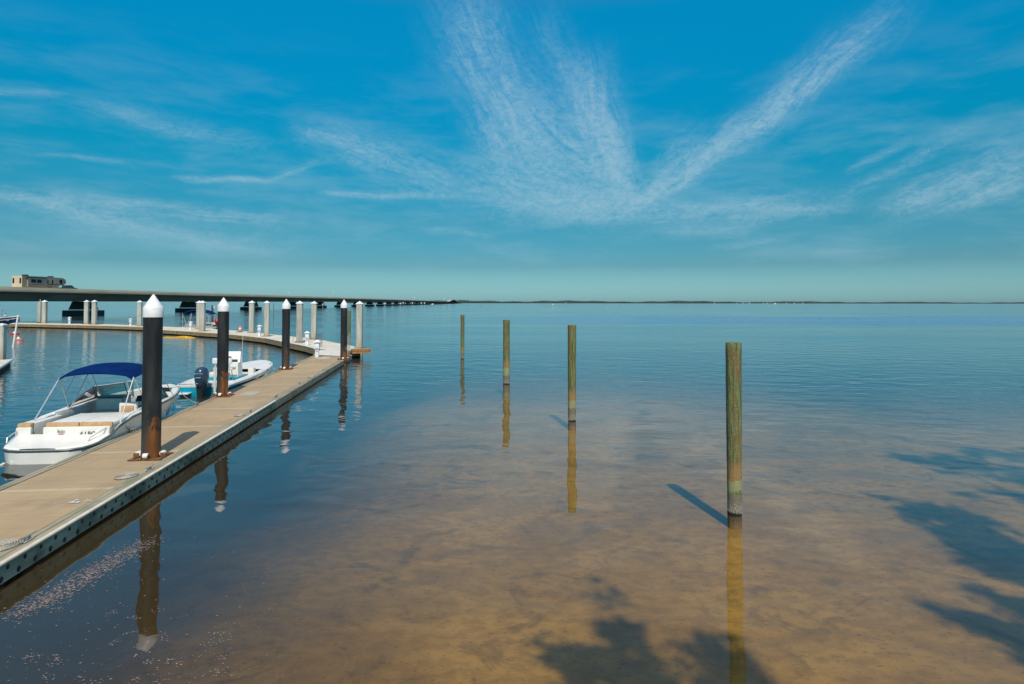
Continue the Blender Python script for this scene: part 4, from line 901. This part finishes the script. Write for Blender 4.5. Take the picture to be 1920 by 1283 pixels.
# leaning white stake, buoys
q = P(24.5, 651, 0); tp = AT(34, 590.5, q.y+.5); b = MB(); b.tube([q-(tp-q)*.4, tp], .07, 8); tag(b.build('leaning_stake', 'white_shade'), 'white stake leaning out of the water near the left edge', 'stake')
def buoy(px, py, lab, m, r):
    q = P(px, py, 0); t = thing('mooring_buoy', lab, 'buoy', q, 0, 'buoys near the leaning stake')
    b = MB(); pts = [(r*math.cos(a), r*.6*math.sin(a), .03) for a in [i*2*math.pi/18 for i in range(18)]]; b.tube(pts, r*.28, 8, closed=True); b.build('ring', m, t, smooth='all')
    b = MB(); b.lathe([(.02, -.1), (r*.36, .0), (r*.4, .14), (r*.25, .3), (.02, .34)], n=12); b.build('ball', 'white_plastic', t, smooth='all')
buoy(34.5, 637.8, 'orange ring buoy with a white ball, right of the leaning stake', 'orange_plastic', .38)
buoy(27, 627, 'red and white buoy behind the leaning stake', 'red_plastic', .42)
# yellow floats by the outer dock
for i, (px, py, ln, hh, lab) in enumerate(((336, 633.6, 1.9, .2, 'long low yellow float lying against the outer dock'), (378, 630.8, .75, .45, 'rounded yellow float right of the long low one'))):
    q = P(px, py, 0); b = MB(); prof = [(.02, -.1), (.5, .0), (.62, .3), (.4, .75), (.1, 1)]
    rows = []
    for a in range(13):
        u = a/12*2-1; r = max(.03, (1-u*u)**.5); rows.append([(u*ln/1.0, .35*r*math.cos(t_), hh*r*(.9+.2*math.sin(u*5+i*2))*math.sin(t_)) for t_ in [j*math.pi/8 for j in range(9)]])
    b.grid(rows); tag(b.build('yellow_float', 'yellow_fabric', smooth='all', loc=q), lab, 'float', 'yellow floats')

# ------------------------------------------------------------------ bridge
XV = 905; AB = -113.5; BB = (XV-960)/F
def bx(Z): return AB+BB*Z
RISE = lambda Z: min(.55, max(0, (Z-150)/1000)) + (12.5*max(0, 1-((Z-2450)/330)**2) if abs(Z-2450) < 330 else 0)*.62
bang = math.atan2(1, BB)-math.pi/2
br = thing('concrete_bridge', 'long low concrete road bridge running out across the bay to the horizon', 'bridge')
Zs = [40, 60, 80, 110, 150, 200, 260, 330, 420, 520, 640, 800, 1000, 1250, 1500, 1750, 1950, 2100, 2150, 2200, 2250, 2300, 2350, 2400, 2450, 2500, 2550, 2600, 2700, 2780, 2900, 3200, 3800]
def sect(prof, name, m):
    b = MB(); rows = [[(bx(Z)+x, Z, z+RISE(Z)) for x, z in prof] for Z in Zs]; b.grid(rows); return b.build(name, m, br)
sect([(0.0, 6.45), (0.0, 6.80), (-.03, 6.80), (-12.4, 6.80), (-12.4, 6.45), (0, 6.45)], 'deck_slab', 'bridge_concrete')
sect([(-.08, 6.80), (-.10, 7.05), (-.24, 7.62), (-.42, 7.62), (-.55, 7.05), (-.6, 6.80)], 'barrier', 'bridge_concrete')
sect([(-12.3, 6.80), (-12.2, 7.62), (-12.0, 7.62), (-11.8, 6.80)], 'barrier', 'bridge_concrete')
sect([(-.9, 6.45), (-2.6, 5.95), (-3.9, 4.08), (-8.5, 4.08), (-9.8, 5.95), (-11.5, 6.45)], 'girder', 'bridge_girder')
n_p = 0; pier0 = None
for n_ in range(-1, 46):
    Z = 113.6 if n_ < 0 else 1150*113.5*(.00138+.00051*n_)
    Z += 4
    if pier0 is None:
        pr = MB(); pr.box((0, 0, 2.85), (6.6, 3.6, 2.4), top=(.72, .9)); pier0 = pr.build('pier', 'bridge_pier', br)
        ft = MB(); ft.box((0, 0, .72), (9.2, 5.0, 1.5)); ft.box((-3.2, 0, -1.2), (1.2, 1.2, 2.6)); ft.box((3.2, 0, -1.2), (1.2, 1.2, 2.6)); f0 = ft.build('footing', 'bridge_pier', pier0)
        pd = MB(); pd.box((-1.5, -1.2, 4.12), (1, .8, .2)); pd.box((1.5, -1.2, 4.12), (1, .8, .2)); each(pd, 'bearing', 'bridge_concrete', pier0); o = pier0
    else:
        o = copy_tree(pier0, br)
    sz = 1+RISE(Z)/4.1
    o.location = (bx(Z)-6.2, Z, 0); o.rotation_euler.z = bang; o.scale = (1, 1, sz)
# street lamps
for px, py, lab in ((542, 549.5, 'leftmost pale lamp globe above the bridge'), (625.5, 548.6, 'second pale lamp globe above the bridge, the brightest'), (737+40, 559, 'third, faint lamp globe far along the bridge'), (833, 561.3, 'lamp globe at the far end of the bridge near the hump')):
    Z = 1150*113.5/(XV-px)*1.0; q = AT(px, py, Z); t = thing('street_lamp', lab, 'street lamp', (q.x, Z, 6.8), 0, 'lamps on the bridge')
    r = .55*pxm(Z)*2; b = MB(); b.lathe([(.02, -r), (r*.8, -r*.5), (r, 0), (r*.8, r*.5), (.02, r)], (0, 0, q.z-6.8), 10); b.build('globe', 'white_plastic', t, smooth='all')
    b = MB(); b.tube([(0, 0, 0), (0, 0, q.z-6.8)], .04, 5); b.build('mast', 'aluminium', t)

# --- fifth-wheel trailer and pickup on the bridge
def road(px):        # Z of a vehicle at lane centre for a pixel column
    a = (px-960)/F; return (AB-4.6)/(a-BB)
Z0_, Z1_ = road(31), road(115); Lr = Z1_-Z0_; zr = 6.84
rv = thing('travel_trailer', 'beige fifth-wheel camper trailer driving over the bridge', 'camper', (bx((Z0_+Z1_)/2)-4.6, (Z0_+Z1_)/2, zr), bang)
prof = [(-Lr/2, .55), (-Lr/2, 3.75), (-Lr*.05, 3.85), (Lr*.42, 3.75), (Lr*.49, 3.35), (Lr*.5, 2.4), (Lr*.44, 1.75), (Lr*.32, 1.6), (Lr*.32, .6)]
b = MB(); n = len(prof); vs = [(1.25, y, z) for y, z in prof]+[(-1.25, y, z) for y, z in prof]; b.add(vs, [tuple(range(n)), tuple(range(n, 2*n))]+[(i, (i+1) % n, n+(i+1) % n, n+i) for i in range(1, n)]); b.add([vs[0], vs[1], vs[n+1], vs[n]], [(0, 1, 2, 3)], 1); b.build('body', ['rv_wall', 'rv_rear'], rv)
b = MB(); b.box((1.4, -Lr*.2, 2.2), (.34, Lr*.40, 2.3)); so = b.build('slide_out', 'rv_wall', rv)
b = MB(); b.box((1.45, -Lr*.2, 3.55), (.55, Lr*.46, .16)); b.build('awning', 'rub_rail', rv)
for y, z, w, hh, par, x in ((-Lr*.28, 2.55, 1.75, .85, so, 1.58), (-Lr*.155, 2.55, 1.6, .85, so, 1.58), (Lr*.17, 2.5, .45, 1.2, rv, 1.26), (Lr*.365, 2.7, 1.0, 1.1, rv, 1.26), (Lr*.065, 2.6, .4, .6, rv, 1.26)):
    b = MB(); b.box((x, y, z), (.03, w, hh)); b.build('window', 'window_glass', par)
for x in (-.85, .85): b = MB(); b.box((x, -Lr/2-.01, 2.5), (.4, .03, 1.35)); b.build('window', 'window_glass', rv)
for y in (-Lr*.33, Lr*.23): b = MB(); b.box((0, y, 3.98), (.9, 1.2, .38)); b.build('roof_unit', 'rv_dark', rv, bevel=.06)
b = MB(); b.tube([(1.27, -Lr*.02, 3.4), (1.27, -Lr*.02, 1.2)], .09, 6)
b.tube([(1.28, Lr*.02, 2.2), (1.28, Lr*.1, 1.75), (1.28, Lr*.25, 1.85), (1.28, Lr*.42, 1.9)], .07, 5); b.tube([(1.28, Lr*.05, 1.3), (1.28, Lr*.12, .95), (1.28, Lr*.16, 1.3)], .06, 5); b.tube([(1.28, Lr*.1, 2.0), (1.28, Lr*.3, 1.95)], .06, 5)
b.tube([(1.6, -Lr*.38, 1.5), (1.6, -Lr*.25, 1.75), (1.6, -Lr*.03, 1.7)], .05, 5); each(b, 'side_stripe', 'rv_dark', rv)
b = MB(); b.add([(-1.1, Lr*.495, 3.2), (1.1, Lr*.495, 3.2), (1.1, Lr*.505, 2.5), (-1.1, Lr*.505, 2.5)], [(0, 1, 2, 3)]); b.tube([(1.27, Lr*.40, 3.6), (1.27, Lr*.40, 1.7)], .08, 5); b.tube([(1.27, Lr*.43, 2.9), (1.27, Lr*.485, 2.5)], .07, 5); b.build('front_cap', 'rv_dark', rv)
def wheel(par, x, y, r=.42):
    b = MB(); b.tube([(x-.13, y, r), (x+.13, y, r)], r, 20); w = b.build('wheel', 'tyre', par, smooth=True); b = MB(); b.tube([(x-.135, y, r), (x+.135, y, r)], r*.5, 14); b.build('rim', 'aluminium', w)
for y in (-Lr*.12, -Lr*.05): wheel(rv, 1.1, y); wheel(rv, -1.1, y)
Zt = road(125); pk = thing('pickup_truck', 'dark pickup truck towing the camper trailer on the bridge', 'pickup truck', (bx(Zt)-4.6, Zt+.2, zr), bang)
prof = [(-3.1, .5), (-3.1, 1.15), (-.9, 1.18), (-.75, 1.85), (.7, 1.88), (1.45, 1.28), (2.7, 1.1), (2.9, .9), (2.9, .5)]
b = MB(); n = len(prof); vs = [(1.0 if z < 1.3 else .85, y, z) for y, z in prof]+[(-1.0 if z < 1.3 else -.85, y, z) for y, z in prof]; b.add(vs, [tuple(range(n)), tuple(range(n, 2*n))]+[(i, (i+1) % n, n+(i+1) % n, n+i) for i in range(n)]); b.build('body', 'truck_paint', pk)
for y, w in ((-.35, .6), (.4, .65)): b = MB(); b.box((.93, y, 1.5), (.04, w, .42)); b.build('side_window', 'tinted_glass', pk)
for y in (-2.1, 1.95): wheel(pk, .92, y, .45); wheel(pk, -.92, y, .45)

# ------------------------------------------------------------------ markers, stakes, far things
for px, py, ty, r, board, lab in ((605.2, 585, 570.8, .10, True, 'tall marker post with a round white board in front of the fifth bridge pier'), (513, 592, 569, .07, False, 'thin dark stake between two concrete piles'),
        (721.5, 576.5, 569, .16, True, 'channel marker with a white board right of the rightmost concrete pile'), (751.5, 574.5, 569, .2, True, 'pale marker before the dark row of bridge piers, first of several'), (756, 574, 568, .2, True, 'pale marker with a higher white board just right of the first one'),
        (773.2, 573, 568.2, .2, True, 'pale marker beneath the far bridge, after the close pair'), (790, 572, 568.3, .22, True, 'pale marker beneath the far bridge, last but one'), (796, 572, 568.5, .22, True, 'pale marker beneath the far bridge, the last one'),
        (826.2, 575.6, 568.3, .1, False, 'thin dark stake left of the farthest wooden post'), (838.3, 576.6, 572, .16, False, 'short dark stake left of the farthest wooden post'), (878, 575.2, 568, .08, False, 'thin dark stake just right of the farthest wooden post'),
        (902.8, 575.8, 572, .13, False, 'short dark stake above the gap between the two left wooden posts'), (1036.5, 574.6, 571, .16, True, 'small pale topped marker out in the bay'), (1162, 572.5, 570, .2, False, 'tiny dark stake far out in the bay')):
    q = P(px, py, 0); zt = AT(px, ty, q.y).z; t = thing('marker_post', lab, 'marker post', q, 0, 'marker posts out in the bay')
    b = MB(); b.tube([(0, 0, -.5), (0, 0, zt)], r, 6); b.build('pole', 'galvanized' if board else 'bark', t)
    if board: s = 1.4*pxm(q.y); b = MB(); b.tube([(0, -.1-r, zt), (0, .1, zt)], s*.9, 10); b.build('board', 'white_shade', t)
for px, py, L, lab in ((1453, 570.2, 7.5, 'tiny white motor boat far out in front of the shore'), (811, 571.0, 6, 'tiny white boat far off below the end of the bridge')):
    q = P(px, py, 0); t = thing('distant_boat', lab, 'motorboat', q); L = 5.5*pxm(q.y)
    b = MB(); b.prism([(-L/2, -L*.14), (L*.25, -L*.14), (L/2, 0), (L*.25, L*.14), (-L/2, L*.14)], 0, L*.14); b.build('hull', 'white_gelcoat', t); b = MB(); b.box((0, 0, L*.22), (L*.35, L*.18, L*.2), top=(.7, .8)); b.build('cabin', 'white_gelcoat', t)
# far shore: land strip + tree mass
pts = []
for i in range(261):
    px = 650+i*7.2; Z = 4700+(max(0, px-1000)/900)**1.6*3600+180*math.sin(i*.13)
    pts.append((( (px-960)/F)*Z, Z))
b = MB(); b.grid([[(x, y, -.3) for x, y in pts], [(x*1.002, y*1.002, 1.0) for x, y in pts], [(x*1.5, y*1.5, 3) for x, y in pts]]); structure(b.build('far_land', 'far_trees'))
b = MB(); rr = random.Random(4)
for j, (f, hh) in enumerate(((1.003, 15), (1.02, 20), (1.06, 24))):
    top = []; N = 3
    for i in range(len(pts)-1):
        for s in range(N):
            t_ = s/N; x = pts[i][0]*(1-t_)+pts[i+1][0]*t_; y = pts[i][1]*(1-t_)+pts[i+1][1]*t_
            h = hh*(.72+.18*math.sin(i*.21+j)+.1*math.sin(i*.9))+rr.uniform(-1.2, 1.2)
            top.append((x*f, y*f, h))
    b.grid([[(p[0], p[1], 0) for p in top], [(p[0], p[1], p[2]*.7) for p in top], [(p[0]*1.002, p[1]*1.002, p[2]) for p in top], [(p[0]*1.008, p[1]*1.008, p[2]*.6) for p in top]])
tag(b.build('far_wood', 'far_trees'), 'dark band of distant woods along the far shore', 'woods', kind='stuff')
for i, px in enumerate((888, 893, 1061, 1339, 1381, 1393, 1405, 1431, 1438, 1474, 1489, 1505, 1578, 1588)):
    Z = 4600 + (max(0, px-1000)/900)**1.6*3600; q = ((px-960)/F*Z, Z); s = rr.uniform(.5, .9)*Z/4700
    t = thing('shore_house', 'tiny pale house at the waterline before the far dark woods', 'house', (q[0], q[1], .8), 0, 'tiny houses on the far shore')
    b = MB(); b.box((0, 0, 2.2*s), (9*s, 7*s, 4.4*s)); b.build('wall', 'far_house', t); b = MB(); b.box((0, 0, 5.4*s), (10*s, 8*s, 2*s), top=(.8, .1)); b.build('roof', 'far_roof', t)

# ------------------------------------------------------------------ scum flakes floating by the dock
b = MB(); rr = random.Random(8); cnt = 0
def flake(x, y, s):
    n = rr.choice((5, 6, 7)); a0 = rr.random()*6; el = rr.uniform(.4, 1)
    vs = [(x+s*rr.uniform(.5, 1)*math.cos(a0+j*6.283/n), y+s*el*rr.uniform(.5, 1)*math.sin(a0+j*6.283/n), .004+rr.random()*.002) for j in range(n)]
    b.add(vs, [tuple(range(n))])
pa, pb_ = P(60, 1140), P(255, 1028)
for i in range(2100):
    t_ = rr.betavariate(1.3, 1.5)*1.25-.08; c = pa.lerp(pb_, t_); w = .26*math.exp(-((t_-.55)/.6)**2)+.05
    cl = math.sin(t_*38)*.07
    flake(c.x+rr.gauss(0, .13)+cl, c.y+rr.gauss(0, w)+cl, rr.uniform(.006, .020))
for i in range(500):
    u = rr.random(); c = P(rr.uniform(-50, 520), 1000+280*rr.random()**.8) ; flake(c.x, c.y, rr.uniform(.005, .02)*rr.choice((.5, .6, 1)))
for i in range(26):
    c = P(rr.uniform(0, 420), rr.uniform(1130, 1283)); 
    for j in range(14): flake(c.x+rr.gauss(0, .05), c.y+rr.gauss(0, .04), rr.uniform(.006, .016))
for i in range(160):
    c = P(rr.uniform(300, 1100), rr.uniform(860, 1283)); flake(c.x, c.y, rr.uniform(.004, .010))
tag(b.build('floating_scum', 'scum'), 'pale flecks of foam and scum drifting beside the near dock', 'scum', kind='stuff')

# ------------------------------------------------------------------ tree on the bank behind the viewer (its shadow falls on the shallows)
SUN_EL = math.radians(52); SAZ = (math.sin(math.radians(170)), math.cos(math.radians(170)))
SUN = Vector((SAZ[0]*math.cos(SUN_EL), SAZ[1]*math.cos(SUN_EL), math.sin(SUN_EL)))
def shade_src(px, py, z, d=.26):
    z += 5
    q = P(px, py, -d); return q+SUN*((z+d)/SUN.z)
def tree(name, label, base, clumps, seed, group):
    r = random.Random(seed); t = thing(name, label, 'tree', base, 0, group); B = Vector(base)
    loc = [(c-B, s, k) for c, s, k in clumps]; top = sum((c for c, _, _ in loc), Vector())/len(loc); fork = Vector((top.x*.25, top.y*.25, top.z*.5))
    b = MB(); b.tube([(0, 0, -.3), (0.05, .02, .3), fork*.5+Vector((.15, 0, 0)), fork], [.36, .28, .22, .17], 12); b.build('trunk', 'bark', t, smooth='all')
    for c, s, k in loc:
        b = MB(); m_ = fork.lerp(c, .5)+Vector((r.uniform(-.4, .4), r.uniform(-.4, .4), .5)); b.tube([fork*.97, m_, c], [.10, .06, .02], 6); b.build('limb', 'bark', t, smooth='all')
    b = MB()
    for c, s, k in loc:
        subs = [c+Vector((r.gauss(0, s[0]), r.gauss(0, s[1]), r.gauss(0, s[2]))) for _ in range(int(k/38)+1)]
        for q in subs:
            for i in range(38):
                p = q+Vector([r.gauss(0, .15) for _ in range(3)]); u = Vector([r.gauss(0, 1) for _ in range(3)]).normalized(); v = u.cross(Vector([r.gauss(0, 1) for _ in range(3)])).normalized(); L = r.uniform(.10, .2)
                b.add([p-u*L, p+v*L*.35, p+u*L, p-v*L*.35], [(0, 1, 2, 3)])
    b.build('crown', 'foliage', t); return t
cl1 = [(shade_src(1075, 1215, 9), (.12, .22, .3), 150), (shade_src(1160, 1180, 9.5), (.06, .2, .3), 150), (shade_src(1150, 1265, 9), (.24, .16, .3), 340), (shade_src(1370, 1250, 9.5), (.09, .12, .3), 114), (shade_src(1345, 1285, 9), (.1, .1, .3), 120), (shade_src(1215, 1300, 9), (.14, .1, .3), 114)]
tree('shade_tree', 'leafy tree on the bank behind the viewer shading the nearest sand', (1.5, -6, 1.1), cl1, 3, 'trees on the bank behind the viewer')
cl2 = [(shade_src(1730, 955, 11), (.3, .12, .4), 260), (shade_src(1800, 985, 11.5), (.4, .16, .4), 500), (shade_src(1870, 1020, 11), (.35, .2, .4), 550), (shade_src(1850, 1050, 11), (.35, .25, .4), 500), (shade_src(1930, 1060, 11), (.3, .25, .4), 600),
       (shade_src(1830, 872, 12), (.6, .25, .4), 700), (shade_src(1930, 890, 12.5), (.7, .25, .5), 900), (shade_src(1760, 862, 12), (.5, .15, .4), 350), (shade_src(2010, 960, 12), (.5, .4, .5), 700),
       (shade_src(1900, 1195, 10), (.18, .14, .3), 380), (shade_src(1950, 1150, 10.5), (.15, .2, .3), 300), (shade_src(1985, 1250, 10), (.15, .15, .3), 200), (shade_src(1900, 850, 12.5), (1.0, .25, .4), 700)]
tree('shade_tree', 'wide tree on the bank right of the viewer shading the water at the right', (11, -4, 1.1), cl2, 5, 'trees on the bank behind the viewer')

# ------------------------------------------------------------------ world: Nishita sky + cirrus
w = bpy.data.worlds.new('World'); sc.world = w; w.use_nodes = True; w.cycles.sampling_method = 'NONE'; nt = NT(w.node_tree); bg = w.node_tree.nodes['Background']
sky = nt.n('ShaderNodeTexSky'); sky.sky_type = 'NISHITA'; sky.sun_disc = False; sky.sun_elevation = SUN_EL; sky.sun_rotation = math.radians(170)
tc = nt.n('ShaderNodeTexCoord').outputs['Generated']; sp = nt.n('ShaderNodeSeparateXYZ'); nt.put(sp.inputs[0], tc); vx, vy, vz = sp.outputs
SR = 10.0   # sky strength is .1, so tint x10 restores full range
def L3(c): return lin(*c)
nish = {25.5: (100, 125, 159), 19.9: (113, 139, 173), 13.1: (135, 163, 195), 7.3: (166, 193, 211), 3.4: (193, 208, 203), .4: (169, 170, 154)}
targ = {25.5: (2, 138, 192), 19.9: (2, 142, 194), 13.1: (6, 149, 192), 7.3: (60, 156, 186), 3.4: (103, 165, 181), .4: (131, 177, 181)}
stops = []
for el in sorted(nish):
    n_, t_ = L3(nish[el]), L3(targ[el]); stops.append((math.sin(math.radians(el)), tuple(t_[i]/n_[i]/2 for i in range(3))))
stops = [(0, stops[0][1])]+stops+[(.56, (.34, .52, .66)), (.62, (.42, .58, .68)), (.72, (.50, .56, .62)), (1, (1.25, 1.15, 1.05))]
corr = nt.ramp(vz, stops)
base = nt.mix(1.0, sky.outputs[0], corr, 'MULTIPLY'); base = nt.mix(1.0, base, (2, 2, 2), 'MULTIPLY')
az = nt.m('MULTIPLY', nt.m('ARCTAN2', vx, vy), 57.2958); el = nt.m('MULTIPLY', nt.m('ARCSINE', vz), 57.2958)
cmb = nt.n('ShaderNodeCombineXYZ'); nt.put(cmb.inputs[0], az); nt.put(cmb.inputs[1], el); AE = cmb.outputs[0]
wn = nt.n('ShaderNodeTexNoise'); nt.put(wn.inputs['Vector'], AE); wn.inputs['Scale'].default_value = .12; wn.inputs['Detail'].default_value = 4
wv = nt.n('ShaderNodeVectorMath', operation='SUBTRACT'); nt.put(wv.inputs[0], wn.outputs['Color']); wv.inputs[1].default_value = (.5, .5, .5)
ws = nt.n('ShaderNodeVectorMath', operation='MULTIPLY_ADD'); nt.put(ws.inputs[0], wv.outputs[0]); ws.inputs[1].default_value = (3.4, 1.5, 0); nt.put(ws.inputs[2], AE); AEW = ws.outputs[0]
def ae(px, py):
    d = ray(px, py); return math.degrees(math.atan2(d.x, d.y)), math.degrees(math.asin(d.z))
streaks = [  # ax, ay, bx, by, width px, strength, along-frequency, fine-frequency
    (1175, 400, 1700, 5, 30, .58, 1), (1180, 395, 1440, 230, 22, .40, 1), (1400, 245, 1640, 70, 17, .30, 1),
    (1180, 400, 1085, 85, 40, .58, 1), (1185, 395, 930, 150, 60, .50, 1), (985, 330, 850, -50, 62, .50, 0), (1100, 400, 850, 300, 40, .35, 1), (1185, 395, 1010, 0, 30, .25, 1), (1180, 392, 1330, 225, 26, .28, 1), (1165, 405, 960, 300, 45, .35, 1),
    (1220, 395, 840, 372, 30, .42, 1), (1080, 395, 1640, 378, 26, .36, 1), (1150, 420, 1560, 400, 20, .20, 1), (1000, 425, 1160, 405, 9, .2, 1),
    (560, 235, 900, 372, 42, .40, 1), (600, 362, 880, 371, 6, .45, 0), (330, 328, 515, 341, 6, .48, 0), (500, 340, 625, 300, 7, .22, 1),
    (-60, 352, 290, 408, 22, .40, 1), (150, 368, 570, 418, 12, .42, 0), (-40, 385, 620, 470, 30, .22, 1), (200, 425, 520, 465, 9, .18, 0),
    (1580, 375, 1860, 215, 16, .32, 1), (1590, 330, 1720, 255, 8, .22, 0), (1640, 400, 2000, 270, 44, .50, 1), (1760, 395, 1960, 330, 22, .25, 1), (1450, 400, 1620, 392, 8, .3, 0),
    (-30, 165, 120, 182, 7, .26, 0), (90, 180, 560, 290, 24, .20, 1), (70, 288, 235, 304, 4, .30, 0), (1330, 462, 1500, 440, 6, .18, 0), (1480, 475, 1720, 462, 5, .12, 0), (780, 432, 930, 442, 7, .25, 0), (1240, 440, 1420, 425, 10, .2, 0)]
NZ = {}
def wisp(a, wd):
    a = math.degrees(a) % 180; q = round(a/20)*20 % 180; key = (q, wd > 15)
    if key not in NZ:
        c, s = math.cos(math.radians(q)), math.sin(math.radians(q))
        u = nt.m('MULTIPLY_ADD', wx, c*.13, nt.m('MULTIPLY', wy, s*.13)); k = .62 if wd > 15 else 1.4
        v = nt.m('MULTIPLY_ADD', wx, -s*k, nt.m('MULTIPLY', wy, c*k))
        c_ = nt.n('ShaderNodeCombineXYZ'); nt.put(c_.inputs[0], u); nt.put(c_.inputs[1], v); c_.inputs[2].default_value = len(NZ)*3.7
        NZ[key] = nt.sstep(nt.noise(c_.outputs[0], 1.5, 6, .70, .5), .30, .74)
    return NZ[key]
tot = None
spx = nt.n('ShaderNodeSeparateXYZ'); nt.put(spx.inputs[0], AEW); wx, wy = spx.outputs[0], spx.outputs[1]
for i, (ax_, ay_, bx_, by_, wd, st, kind) in enumerate(streaks):
    A, B = ae(ax_, ay_), ae(bx_, by_); dx, dy = B[0]-A[0], B[1]-A[1]; L = math.hypot(dx, dy); dx /= L; dy /= L
    mid = ae((ax_+bx_)/2, (ay_+by_)/2); m2 = ae((ax_+bx_)/2, (ay_+by_)/2-wd); wdg = max(.12, math.hypot(mid[0]-m2[0], mid[1]-m2[1]))
    rx, ry = nt.m('SUBTRACT', wx, A[0]), nt.m('SUBTRACT', wy, A[1])
    s_ = nt.m('MULTIPLY_ADD', rx, dx, nt.m('MULTIPLY', ry, dy)); t_ = nt.m('MULTIPLY_ADD', rx, -dy, nt.m('MULTIPLY', ry, dx))
    tw = nt.m('DIVIDE', t_, nt.m('MULTIPLY_ADD', s_, wdg*.55/L, wdg*.65) if kind else wdg)
    g = nt.m('EXPONENT', nt.m('MULTIPLY', nt.m('MULTIPLY', tw, tw), -1.0))
    env = nt.m('MULTIPLY', nt.sstep(s_, -.10*L, .26*L), nt.m('SUBTRACT', 1, nt.sstep(s_, .62*L, 1.08*L)))
    nz = wisp(math.atan2(dy, dx), wd)
    mk = nt.m('MULTIPLY', nt.m('MULTIPLY', g, env), nt.m('MULTIPLY', nt.m('MULTIPLY_ADD', nz, 1.1, .18), st))
    tot = mk if tot is None else nt.m('ADD', tot, mk)
# fine mottling, faint general veil
vs2 = nt.n('ShaderNodeVectorMath', operation='MULTIPLY'); nt.put(vs2.inputs[0], AEW); vs2.inputs[1].default_value = (.55, .9, 1)
fine = nt.noise(vs2.outputs[0], 2.4, 6, .74, .8)
tot = nt.m('MULTIPLY', tot, nt.m('MULTIPLY_ADD', nt.sstep(fine, .30, .72), 1.0, .4))
vs3 = nt.n('ShaderNodeVectorMath', operation='MULTIPLY'); nt.put(vs3.inputs[0], AEW); vs3.inputs[1].default_value = (.05, .22, 1)
veil = nt.m('MULTIPLY', nt.m('MULTIPLY', nt.sstep(nt.noise(vs3.outputs[0], 1.6, 6, .6), .42, .75), .20), nt.m('MULTIPLY', nt.sstep(el, 1, 5), nt.m('SUBTRACT', 1, nt.sstep(el, 10, 24))))
tot = nt.m('MULTIPLY', nt.m('SUBTRACT', 1, nt.m('EXPONENT', nt.m('MULTIPLY', nt.m('ADD', tot, veil), -1.9))), .78)
skyc = nt.mix(tot, base, tuple(c*SR for c in lin(165, 198, 214)))
hz = nt.m('SUBTRACT', 1, nt.sstep(vz, -.02, 0.0))
skyc = nt.mix(hz, skyc, tuple(c*SR for c in (.04, .10, .13)))
nt.put(bg.inputs['Color'], skyc); bg.inputs['Strength'].default_value = .1

sl = bpy.data.lights.new('sun', 'SUN'); sl.energy = 3.8; sl.angle = math.radians(.53); sl.color = (1, .90, .76)
so_ = bpy.data.objects.new('sun', sl); COL.objects.link(so_); so_.rotation_euler = (-SUN).to_track_quat('-Z', 'Y').to_euler(); so_.location = (0, -20, 40)

cam = bpy.data.cameras.new('camera'); co = bpy.data.objects.new('camera', cam); COL.objects.link(co)
co.matrix_world = Matrix.Translation((0, 0, H)) @ ROT.to_4x4()
cam.sensor_width = 36; cam.lens = F/1920*36; cam.shift_x = 0; cam.shift_y = -(641.5-PY0)/1920
cam.clip_start = .1; cam.clip_end = 40000
sc.camera = co
sc.view_settings.view_transform = 'Standard'; sc.view_settings.look = 'None'; sc.view_settings.exposure = 0
sc.render.engine = 'CYCLES'; sc.cycles.max_bounces = 6; sc.cycles.transparent_max_bounces = 8; sc.cycles.caustics_reflective = False
